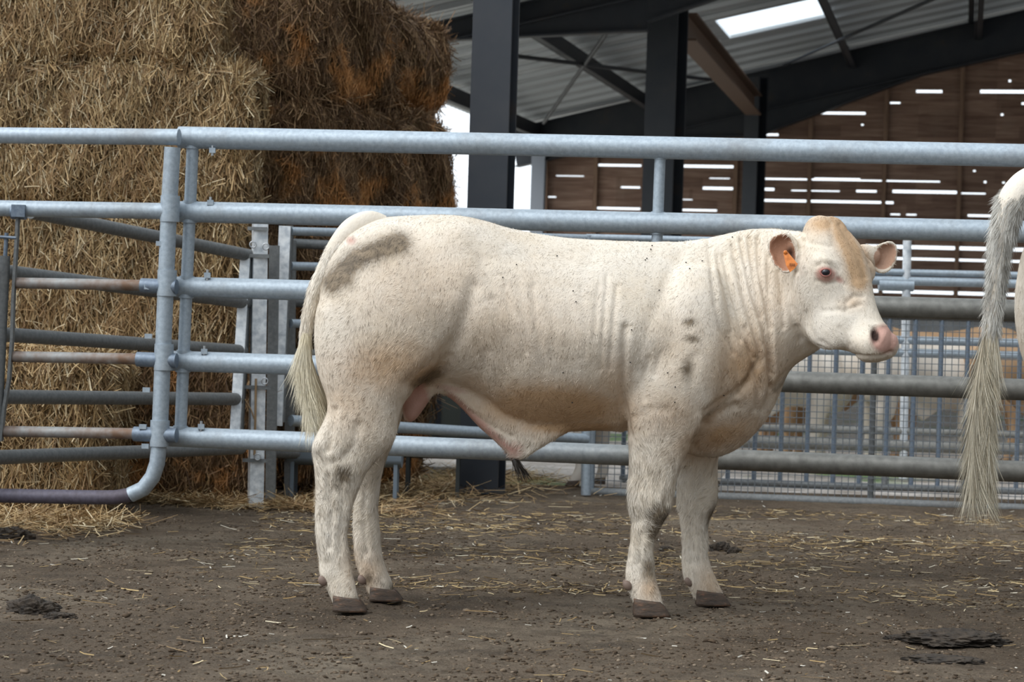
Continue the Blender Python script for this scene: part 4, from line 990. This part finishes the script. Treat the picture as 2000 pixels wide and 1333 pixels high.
for g_, k in ((np.clip(1.6 * gauss(1729, 662, 27, 27), 0, 1), 1), (np.clip(1.5 * gauss(eyex + 1, eyey, 20, 15, .1), 0, 1), .95), (gauss(1638, 546, 14, 8, .5), .8), (np.clip(1.6 * gauss(812, 790, 26, 45), 0, 1) * (np.abs(co[:, 1] - 9.04) < .075), 1), (line([(880, 775), (950, 840), (1000, 880)], 14), .75), (gauss(1005, 880, 26, 26), .7),
              (gauss(686, 470, 14, 12), .7), (gauss(880, 760, 50, 10, .2), .6), (gauss(1690, 610, 14, 14), .3), (gauss(1655, 650, 12, 14), .22)): pink_ = mx(pink_, g_ * k)
dark_ = mx(dark_, np.clip(2.0 * gauss(1709, 656, 7, 11, -.2), 0, 1)); dark_ = mx(dark_, gauss(1545, 497, 8, 20, -.25) * .9)
dark_ = mx(dark_, line([(1636, 692), (1660, 705)], 4) * .6)
# ear interiors
def inear(c, o, r):
    c = np.array(c); o = np.array(Vector(o).normalized()); d = co - c; return (np.linalg.norm(d, axis=1) < r) & ((N @ o) > .0) & (((d / (np.linalg.norm(d, axis=1)[:, None] + 1e-9)) @ N.T.mean(1) if False else (d * N).sum(1)) < 0.0)
i1 = inear(ec, (-.25, -.95, .12), .085); i2 = inear(ec2, (.05, -1, .0), .080)
def inell(cx, cy, rx, ry, ang):
    ca, sa = math.cos(ang), math.sin(ang); u = ((px - cx) * ca + (py - cy) * sa) / rx; v_ = (-(px - cx) * sa + (py - cy) * ca) / ry; return (u * u + v_ * v_) < 1
i1 &= inell(1528, 493, 25, 38, -.2) & (co[:, 1] > 8.90); i2 &= inell(1729, 501, 21, 28, .6); ora_[i1] = .85; ora_[i2] = .7
def attr(me, name, a):
    at = me.attributes.new(name, 'FLOAT', 'POINT'); at.data.foreach_set('value', np.asarray(a, dtype=np.float32))
MASKS = dict(tan=tan_, dirt=dirt_, pink=pink_, dark=dark_, orange=ora_)
for k_, a_ in MASKS.items(): attr(m2, k_, a_)
m2.polygons.foreach_set('use_smooth', [True] * len(m2.polygons))

def hide_mat(name, base, base2, tanc=(.54, .345, .19), fur=True, bscale=1.0, island=False):
    m = mat(name, base, .62, 0, .22); t = NT(m)
    v = t.coords((1, 1, .32), 'Generated' if False else 'Object'); v3 = t.coords()
    n1 = t.noise(v3, 5, 6, .65); n2 = t.noise(v, 95, 5, .7, .6); n3 = t.noise(v3, 22, 6, .7, 1.0)
    c = t.mix(t.ramp(n1, [(.35, (0, 0, 0)), (.7, (1, 1, 1))]), base, base2)
    c = t.mix(t.ramp(n3, [(.45, (0, 0, 0)), (.75, (.35,) * 3)]), c, tuple(k * .82 for k in base2))
    def at(nm):
        a = t.n('ShaderNodeAttribute'); a.attribute_name = nm; return a.outputs['Fac']
    def rough_mask(nm, amt=.55, lo=.25, hi=.65, src=None):
        m_ = at(nm); f = t.math('ADD', m_, t.math('MULTIPLY', t.math('MULTIPLY', t.math('SUBTRACT', src or n3, .5), amt), t.math('MINIMUM', t.math('MULTIPLY', m_, 2.5), 1.0)))
        return t.ramp(f, [(lo, (0, 0, 0)), (hi, (1, 1, 1))])
    nd = t.math('ADD', t.math('MULTIPLY', n3, .6), t.math('MULTIPLY', n2, .4))
    c = t.mix(t.math('MULTIPLY', rough_mask('tan', .5, .0, .80), .92), c, tanc)
    if island:
        g = t.n('ShaderNodeNewGeometry'); c = t.mix(t.ramp(g.outputs['Random Per Island'], [(0, (.28,) * 3), (.30, (0, 0, 0))]), c, tuple(k * .55 for k in base))
    c = t.mix(t.math('MULTIPLY', rough_mask('dirt', 1.3, .08, .62, nd), .92), c, t.mix(t.ramp(n3, [(.4, (0, 0, 0)), (.65, (1, 1, 1))]), (.085, .060, .036), (.24, .18, .115)))
    c = t.mix(t.math('MULTIPLY', rough_mask('pink', .2, .3, .75), .85), c, (.50, .26, .21))
    c = t.mix(at('orange'), c, (.36, .14, .065))
    c = t.mix(at('dark'), c, (.035, .018, .014))
    t.color(c)
    if fur: t.bump(t.math('ADD', n2, t.math('MULTIPLY', n3, 1.3)), .45, .006)
    return m
HIDE = hide_mat('cream_hide', (.74, .65, .53), (.82, .76, .67))
FUR = hide_mat('cream_hair', (.82, .73, .60), (.90, .85, .77), fur=False, island=True)

BO = Vector((W(980, 1190, 9.05).x, 9.05, 0))
bull = empty('young_bull', BO, 'cream-white young bull standing side-on, head turned to the camera, orange ear tag', 'bull')
def localise(me, org):
    c, _ = get(me); setco(me, c - np.array(org)); return me
localise(m2, BO); m2.name = 'body'; body = link('body', m2, HIDE, bull)

# hooves: two claws each
HOOF = mat('horn_hoof', (.15, .085, .055), .55); t = NT(HOOF); v = t.coords((1, 1, 3)); n = t.noise(v, 22, 6, .7)
t.color(t.ramp(n, [(.32, (.030, .022, .017)), (.55, (.085, .055, .036)), (.78, (.26, .12, .065))])); t.bump(n, .5, .006)
def hoof(xl, xr, yt, xl2, xr2, yb, Y, hw, parent):
    for q in (-1, 1):
        b = MB(); rr_ = []
        for f in np.linspace(0, 1, 7):
            l = lerp(xl + 7, xl2, f ** .7); r = lerp(xr - 5, xr2, f ** .8); y = lerp(yt + 4, yb, f)
            a = W(l, y, Y); c = W(r, y + (1 - f) * 7, Y); cc = (a + c) / 2 + Vector((0, q * hw * .52, 0))
            if f == 1: pass
            ringp = ring(cc, (c - a) / 2, Vector((0, hw * .5 * (.86 + .28 * f), 0)), 2.5, 22, 0, 0)
            rr_.append([Vector((p.x, p.y, p.z)) for p in ringp])
        zt = min(p.z for p in rr_[-1])
        loft_into(b, rr_); o = b.build('hoof', HOOF, parent); 
        bpy.context.view_layer.update()
        # rest the sole on the floor
        o.location.z = .0 - 0.0
hoof(644, 704, 1162, 650, 719, 1198, 8.86, .048, bull)
hoof(716, 776, 1146, 722, 788, 1178, 9.20, .046, bull)
hoof(1230, 1294, 1168, 1236, 1310, 1207, 8.98, .050, bull)
hoof(1352, 1414, 1152, 1358, 1428, 1187, 9.36, .047, bull)
CLAW = mat('dewclaw_horn', (.20, .14, .11), .6)
def dewclaw(x, y, Y, parent):
    for q in (-1, 1):
        b = MB(); blob(W(x, y, Y) + Vector((0, q * .022, 0)), (Vector((.016, 0, -.008)), Vector((0, .012, 0)), Vector((.004, 0, .016))), b, 8); b.build('dewclaw', CLAW, parent)
dewclaw(631, 1134, 8.862, bull); dewclaw(708, 1132, 9.20, bull); dewclaw(1225, 1143, 8.985, bull); dewclaw(1345, 1136, 9.36, bull)

# eye
def surf_at(x, y):
    """front-most body vertex near a pixel"""
    d = np.hypot(px - x, py - y); k = np.where((d < 5) & (N[:, 1] < 0))[0]; i = k[np.argmin(co[k, 1])]; return Vector(co[i]), Vector(N[i])
EYE = mat('eye_dark', (.012, .012, .018), .06, 0, .8); LID = mat('pink_lid', (.42, .17, .14), .5)
pe, ne = surf_at(eyex, eyey); ne = (ne + Vector((.0, -.5, 0))).normalized()
er = .0165
b = MB(); blob(pe - ne * er * .45, (Vector((er, 0, 0)), Vector((0, er, 0)), Vector((0, 0, er))), b, 16); b.build('eye', EYE, bull)
b = MB(); s1 = ne.cross(Vector((0, 0, 1))).normalized(); s2 = s1.cross(ne)
pts = [pe + ne * .003 + s1 * math.cos(q) * .0175 + s2 * (math.sin(q) * .0125) - ne * .005 * abs(math.cos(q)) for q in np.linspace(0, 2 * math.pi, 25)]
b.tube(pts, .0038, 8); b.build('eyelid', LID, bull)
# ear tag
TAG = mat('orange_plastic', (.72, .20, .03), .4); t = NT(TAG); v = t.coords((1, 1, 1)); n = t.noise(v, 60, 3); t.color(t.ramp(n, [(.3, (.50, .13, .02)), (.6, (.80, .25, .04))]))
a1, a2, a3, a4 = W(1533, 494, 8.865), W(1547, 515, 8.855), W(1556, 528, 8.85), W(1545, 532, 8.85)
b = MB(); P_ = [W(1530, 496, 8.868), W(1538, 492, 8.868), W(1558, 516, 8.852), W(1553, 524, 8.850), W(1543, 532, 8.850), W(1535, 518, 8.855)]
b.add(P_ + [p + Vector((.001, .004, 0)) for p in P_], [(0, 1, 2, 3, 4, 5), (11, 10, 9, 8, 7, 6)] + [(i, (i + 1) % 6, 6 + (i + 1) % 6, 6 + i) for i in range(6)], False)
tagp = b.build('ear_tag', TAG, bull); tagp['label'] = 'orange ear tag with small dark marks'
INK = mat('tag_ink', (.10, .04, .015), .6)
b = MB()
for i in range(5):
    p = W(1540 + i * 2.2 + 3, 517 + i * -1.2 + i * 1.4, 8.848); b.box(p, .0018, .0012, .009); 
b.build('tag_marks', INK, tagp)
b = MB(); blob(W(1534, 493, 8.866), (Vector((.007, 0, 0)), Vector((0, .005, 0)), Vector((0, 0, .007))), b, 8); b.build('tag_stud', TAG, bull)

# tail
def tail_mesh(st, name, parent, m, n=28):
    b = MB(); I = interp(st, 5); b.tube([W(x, y, Y) for (x, y, Y, r) in I], [r for (x, y, Y, r) in I], n); o = b.build(name, m, parent); return o
tl = tail_mesh([(752, 438, 9.04, .030), (722, 436, 9.03, .044), (690, 450, 9.01, .046), (660, 482, 8.99, .037), (637, 522, 8.98, .030), (617, 566, 8.97, .025), (604, 612, 8.96, .022), (597, 660, 8.96, .020), (598, 705, 8.96, .017), (604, 745, 8.96, .012), (608, 780, 8.96, .005)], 'tail', bull, HIDE)

# ---------- hair as fine tapered ribbons, combed along the coat
def hair_mesh(name, P, D, Nn, L, Wd, curl, snorm, masks=None, segs=3, m=FUR, parent=None, org=None, sag=None):
    n = len(P); S = np.cross(D, Nn); S /= np.linalg.norm(S, axis=1)[:, None] + 1e-9
    V = []; 
    for k in range(segs):
        a = k / segs; c = P + D * (L * a)[:, None] + curl * (a * a)
        if sag is not None: c = c + sag * (a * a)
        w_ = Wd * (1 - .6 * a) / 2
        V += [c - S * w_[:, None], c + S * w_[:, None]]
    c = P + D * L[:, None] + curl; 
    if sag is not None: c = c + sag
    V.append(c); V = np.stack(V, 1); mm = 2 * segs + 1; base = np.arange(n)[:, None] * mm
    Q = np.concatenate([base + np.array([[2 * k, 2 * k + 1, 2 * k + 3, 2 * k + 2]]) for k in range(segs - 1)], 0)
    T = base + np.array([[2 * segs - 2, 2 * segs - 1, 2 * segs]])
    org = np.array(org); me = np_mesh(name, V.reshape(-1, 3) - org, Q, T)
    if masks:
        for k_, a_ in masks.items(): attr(me, k_, np.repeat(a_, mm))
    me.polygons.foreach_set('use_smooth', [True] * len(me.polygons))
    me.normals_split_custom_set_from_vertices([tuple(x) for x in np.repeat(snorm, mm, axis=0)])
    o = link(name, me, m, parent); return o
rg = np.random.default_rng(21)
fc = np.array([p.vertices[:3] for p in m2.polygons]); ar = np.array([p.area for p in m2.polygons])
cf = co[fc].mean(1); nf_ = N[fc].mean(1); wgt = ar * np.where(nf_[:, 1] < .35, 1.0, .25)
fx_, fy_ = PX(cf)
bare = MASKS['pink'][fc].mean(1) > .6; inear_ = MASKS['orange'][fc].mean(1) > .4; wgt = wgt * np.where(bare | inear_, 0.02, 1)
wgt = wgt * (1 + .8 * (fy_ > 800))
NH = 125000; pk = rg.choice(len(fc), NH, p=wgt / wgt.sum()); bc = rg.dirichlet((1, 1, 1), NH); P = (co[fc[pk]] * bc[:, :, None]).sum(1); Nn = N[fc[pk]].mean(1); Nn /= np.linalg.norm(Nn, axis=1)[:, None]
hx, hy = PX(P)
# combing: back and down on the body, down on the legs, forward-down on the face
base_d = np.tile([-.45, 0, -.9], (NH, 1)); leg_ = np.clip((hy - 840) / 60, 0, 1)[:, None]; base_d = base_d * (1 - leg_) + np.array([-.12, 0, -1.0]) * leg_
face_ = np.clip((hx - 1570) / 40, 0, 1)[:, None] * (hy < 720)[:, None]; base_d = base_d * (1 - face_) + (np.array(ha) * 1.0) * face_
q = P * 9.0; sw = np.array([[mnoise.noise(Vector((a, b, c))), mnoise.noise(Vector((a + 31, b, c))), mnoise.noise(Vector((a, b + 17, c)))] for a, b, c in q])
base_d = base_d + sw * 1.15 + rg.normal(0, .20, (NH, 3)); base_d -= Nn * (base_d * Nn).sum(1)[:, None]; base_d /= np.linalg.norm(base_d, axis=1)[:, None]
long_ = 1 + .9 * np.exp(-((hx - 1235) / 40) ** 2 - ((hy - 980) / 60) ** 2) + .5 * np.clip((hy - 820) / 100, 0, 1) * (hy < 1090) + .35 * np.exp(-((hx - 1450) / 90) ** 2 - ((hy - 450) / 25) ** 2) + .4 * np.exp(-((hx - 760) / 130) ** 2 - ((hy - 690) / 90) ** 2) - .35 * face_[:, 0] * .8
L = rg.uniform(.010, .022, NH) * long_; lift = rg.uniform(.12, .34, NH)
D = base_d * np.cos(lift)[:, None] + Nn * np.sin(lift)[:, None]
curl = -Nn * (L * .12)[:, None] + rg.normal(0, .0015, (NH, 3)); Wd = rg.uniform(.0009, .0017, NH) * 1.1
mk = {k_: (a_[fc[pk]] * bc).sum(1) for k_, a_ in MASKS.items()}
clump = np.array([[mnoise.noise(Vector((a * 2.4, b * 2.4, c * 1.5))), mnoise.noise(Vector((a * 2.4 + 9, b * 2.4, c * 1.5))), mnoise.noise(Vector((a * 2.4, b * 2.4 + 9, c * 1.5)))] for a, b, c in q * 2.2])
hn_ = Nn + rg.normal(0, .28, (NH, 3)) + clump * .60 ; hn_ /= np.linalg.norm(hn_, axis=1)[:, None]
coat = hair_mesh('coat', P - Nn * .001, D, Nn, L, Wd, curl, hn_, mk, 2, FUR, bull, BO); coat['kind'] = 'stuff'

# tail brush
def brush(name, pts, n, spread, Lr, m, parent, org, wd=(.0012, .0024), seed=3, downx=-.05, taper=None, fade=1.0, clumpy=0.0):
    rg = np.random.default_rng(seed); I = np.array([list(W(x, y, Y)) + [r] for (x, y, Y, r) in interp(pts, 8)])
    k = (rg.random(n) ** fade * (len(I) - 1.001)); i = k.astype(int); f = k - i; R = I[i] * (1 - f)[:, None] + I[i + 1] * f[:, None]
    a = rg.uniform(0, 2 * math.pi, n); Nn = np.stack([np.cos(a), np.sin(a), np.zeros(n)], 1); P = R[:, :3] + Nn * (R[:, 3] * .9)[:, None]
    T = I[np.minimum(i + 1, len(I) - 1), :3] - I[np.maximum(i - 0, 0), :3]; T /= np.linalg.norm(T, axis=1)[:, None] + 1e-9
    D = T + Nn * rg.uniform(.02, spread, n)[:, None] + rg.normal(0, .05, (n, 3)); D /= np.linalg.norm(D, axis=1)[:, None]
    L = rg.uniform(*Lr, n); cl = np.round(a * 2.2) ; cu_ = np.stack([np.sin(cl * 2.1 + P[:, 2] * 30) * .18, np.cos(cl * 1.3) * .1, -np.abs(rg.normal(.05, .05, n))], 1) * L[:, None]; cu_[:, 0] += downx * L
    ac = np.round(a / (2 * math.pi) * 5) * (2 * math.pi / 5) + .6; cu_[:, :2] += (np.stack([np.cos(ac), np.sin(ac)], 1) * .20 - Nn[:, :2] * .22) * clumpy * L[:, None]
    hn2 = Nn + np.array([0, -.5, .1]) + rg.normal(0, .40, (n, 3)); hn2 /= np.linalg.norm(hn2, axis=1)[:, None]
    return hair_mesh(name, P, D, np.stack([rg.normal(0, .5, n), -np.ones(n), np.zeros(n)], 1), L, rg.uniform(*wd, n), cu_, hn2, None, 4, m, parent, org)
SWITCH = hide_mat('yellowed_tail_hair', (.70, .62, .44), (.80, .75, .62), fur=False)
o = brush('tail_switch', [(599, 650, 8.95, .018), (596, 690, 8.95, .022), (601, 725, 8.95, .028), (608, 752, 8.95, .030), (612, 775, 8.95, .02)], 2600, .16, (.10, .19), SWITCH, bull, BO, seed=4, downx=-.04, clumpy=.7); o['label'] = 'yellowish long-haired tail switch'; o['kind'] = 'stuff'
o = brush('tail_hair', [(720, 436, 9.03, .044), (690, 450, 9.01, .046), (660, 482, 8.99, .040), (637, 522, 8.98, .033), (617, 566, 8.97, .028), (604, 612, 8.96, .025), (597, 660, 8.96, .022), (598, 705, 8.96, .018)], 6000, .12, (.012, .03), FUR, bull, BO, seed=5, downx=0); o['kind'] = 'stuff'
DK = mat('dark_wet_hair', (.03, .022, .016), .5)
o = brush('belly_tuft', [(1003, 893, 9.06, .012), (1008, 903, 9.06, .012)], 90, .35, (.04, .10), DK, bull, BO, (.0016, .0034), 6, 0); o['label'] = 'dark hair tuft at the tip of the sheath'; o['kind'] = 'stuff'
# dirt flecks and flies on the flank
FL = mat('fly_speck', (.02, .018, .015), .5)
b = MB(); rq = random.Random(8)
sp = [(1008, 514), (985, 540), (1120, 565), (1126, 587), (1091, 498), (1262, 502), (1340, 510), (1371, 507), (1288, 564), (1230, 642), (1300, 728), (1322, 758), (1233, 711), (1317, 790), (1416, 775), (1100, 732), (1118, 790), (1260, 505), (1345, 523), (1275, 478), (1430, 460), (1274, 485)]
for (x, y) in sp:
    p_, n_ = surf_at(x, y); blob(p_ + n_ * .004, (Vector((.0028, 0, 0)), Vector((0, .002, 0)), Vector((0, 0, .0024))), b, 6)
o = b.build('specks', FL, bull); o['label'] = 'tiny black specks on the flank'; o['kind'] = 'stuff'

# ------------------------------------------------------------------ second animal leaving the frame on the right
def copy_thing(root, keep=None):
    r = root.copy(); COL.objects.link(r)
    for ch in list(root.children):
        if keep and ch.name.split('.')[0] not in keep: continue
        c = ch.copy(); COL.objects.link(c); c.parent = r
    return r
cow = copy_thing(bull, ('body', 'hoof', 'dewclaw', 'coat', 'eye', 'eyelid'))
cow.name = 'white_cow'
S2 = 1.16
tgt = W(1992, 620, 9.55)   # where the rearmost point of the rump has to be
srcp = W(612, 640, 8.95)
cow.scale = (S2, S2, S2)
cow.location = Vector((tgt.x - (srcp.x - BO.x) * S2, 9.55, 0)); cow['label'] = 'white cow mostly outside the right edge, only rump and long hanging tail showing'; cow['category'] = 'cow'
cow['label'] = 'white cow cut off by the right edge, only its tail and rump showing'
def CU(o, **k): return o
tst = [(2052, 352, 9.50, .060), (2022, 356, 9.46, .064), (1996, 372, 9.42, .062), (1976, 398, 9.38, .054), (1963, 440, 9.36, .044), (1953, 490, 9.35, .036), (1945, 560, 9.34, .030), (1937, 640, 9.34, .026), (1929, 720, 9.34, .022), (1924, 800, 9.34, .015), (1920, 860, 9.34, .008)]
def unscaled(o):
    """child of the scaled cow: undo parent scale so world shape stays as built"""
    o.parent = cow; o.matrix_parent_inverse = Matrix.Identity(4)
    M = cow.matrix_basis.copy(); o.matrix_parent_inverse = M.inverted(); return o
b = MB(); I = interp(tst, 5); b.tube([W(x, y, Y) for (x, y, Y, r) in I], [r for (x, y, Y, r) in I], 28)
o = b.build('tail', HIDE); unscaled(o)
GREYH = mat('grey_streaked_hair', (.6, .58, .52), .6, 0, .25); t = NT(GREYH); g = t.n('ShaderNodeNewGeometry'); v = t.coords((1, 1, .3)); n = t.noise(v, 14, 4, .6)
c = t.ramp(g.outputs['Random Per Island'], [(0, (.30, .28, .24)), (.3, (.62, .60, .55)), (1, (.82, .81, .76))]); c = t.mix(t.ramp(n, [(.52, (0, 0, 0)), (.7, (.65,) * 3)]), c, (.20, .18, .15)); t.color(c)
YELH = mat('yellowed_hair_tip', (.62, .54, .36), .6, 0, .25); t = NT(YELH); g = t.n('ShaderNodeNewGeometry'); v = t.coords((1, 1, .3)); n = t.noise(v, 9, 4, .6)
c = t.ramp(g.outputs['Random Per Island'], [(0, (.38, .33, .24)), (.3, (.66, .58, .43)), (1, (.80, .75, .62))]); c = t.mix(t.ramp(n, [(.55, (0, 0, 0)), (.7, (.5,) * 3)]), c, (.22, .20, .16)); t.color(c)
Z0 = Vector((0, 0, 0))
o = brush('tail_hair', tst[:8], 14000, .35, (.025, .07), GREYH, None, Z0, (.0012, .0022), 7, 0); unscaled(o); o['kind'] = 'stuff'
o = brush('tail_switch', [(1937, 620, 9.34, .024), (1930, 690, 9.34, .028), (1923, 760, 9.34, .032), (1918, 830, 9.34, .034), (1916, 890, 9.34, .034)], 6000, .055, (.16, .27), YELH, None, Z0, (.0014, .0028), 8, 0, clumpy=1.0); unscaled(o); o['kind'] = 'stuff'; o['label'] = 'long yellowish tail switch'

# ------------------------------------------------------------------ calves resting and standing in the pen behind the mesh
m3 = remesh(m1, .018); c3, e3 = get(m3); c3 = smooth(c3, e3, 2, .5); setco(m3, c3); localise(m3, BO); m3.polygons.foreach_set('use_smooth', [True] * len(m3.polygons))
CALF_W = hide_mat('pale_calf_hide', (.68, .60, .51), (.78, .73, .66), fur=False); CALF_T = hide_mat('tan_calf_hide', (.40, .25, .14), (.50, .34, .21), fur=False)
m3.materials.append(CALF_W); m3t = m3.copy(); m3t.materials.clear(); m3t.materials.append(CALF_T)
hooves = [c for c in bull.children if c.name.startswith('hoof')]
spots = [(1290, 15.3, .66, 180, 0, 'pale calf behind the bull, one leg showing left of the mesh under the belly'), (1500, 17.2, .66, 12, 0, 'pale calf behind the mesh below the bull\'s neck'), (1660, 18.0, .70, -170, 1, 'tan calf behind the mesh right below the bull\'s muzzle'),
         (1800, 17.3, .66, 20, 0, 'pale calf behind the mesh left of the hanging tail'), (1880, 18.6, .72, 185, 1, 'tan calf behind the mesh, farther back beside the hanging tail'), (2010, 17.4, .68, 8, 1, 'tan calf behind the mesh at the right edge'), (1400, 18.4, .70, 175, 1, 'tan calf behind the mesh, hidden mostly by the bull\'s chest')]
for i, (x, Y, s, rz, kind, lb) in enumerate(spots):
    r = bpy.data.objects.new('calf', None); COL.objects.link(r); p = W(x, 700, Y); r.location = (p.x, Y, 0); r.scale = (s, s, s); r.rotation_euler = (0, 0, math.radians(rz))
    tag(r, lb, 'calf', 'calves in the pen behind the mesh')
    bo = bpy.data.objects.new('body', m3t if kind else m3); COL.objects.link(bo); bo.parent = r
    for h in hooves:
        c = h.copy(); COL.objects.link(c); c.parent = r
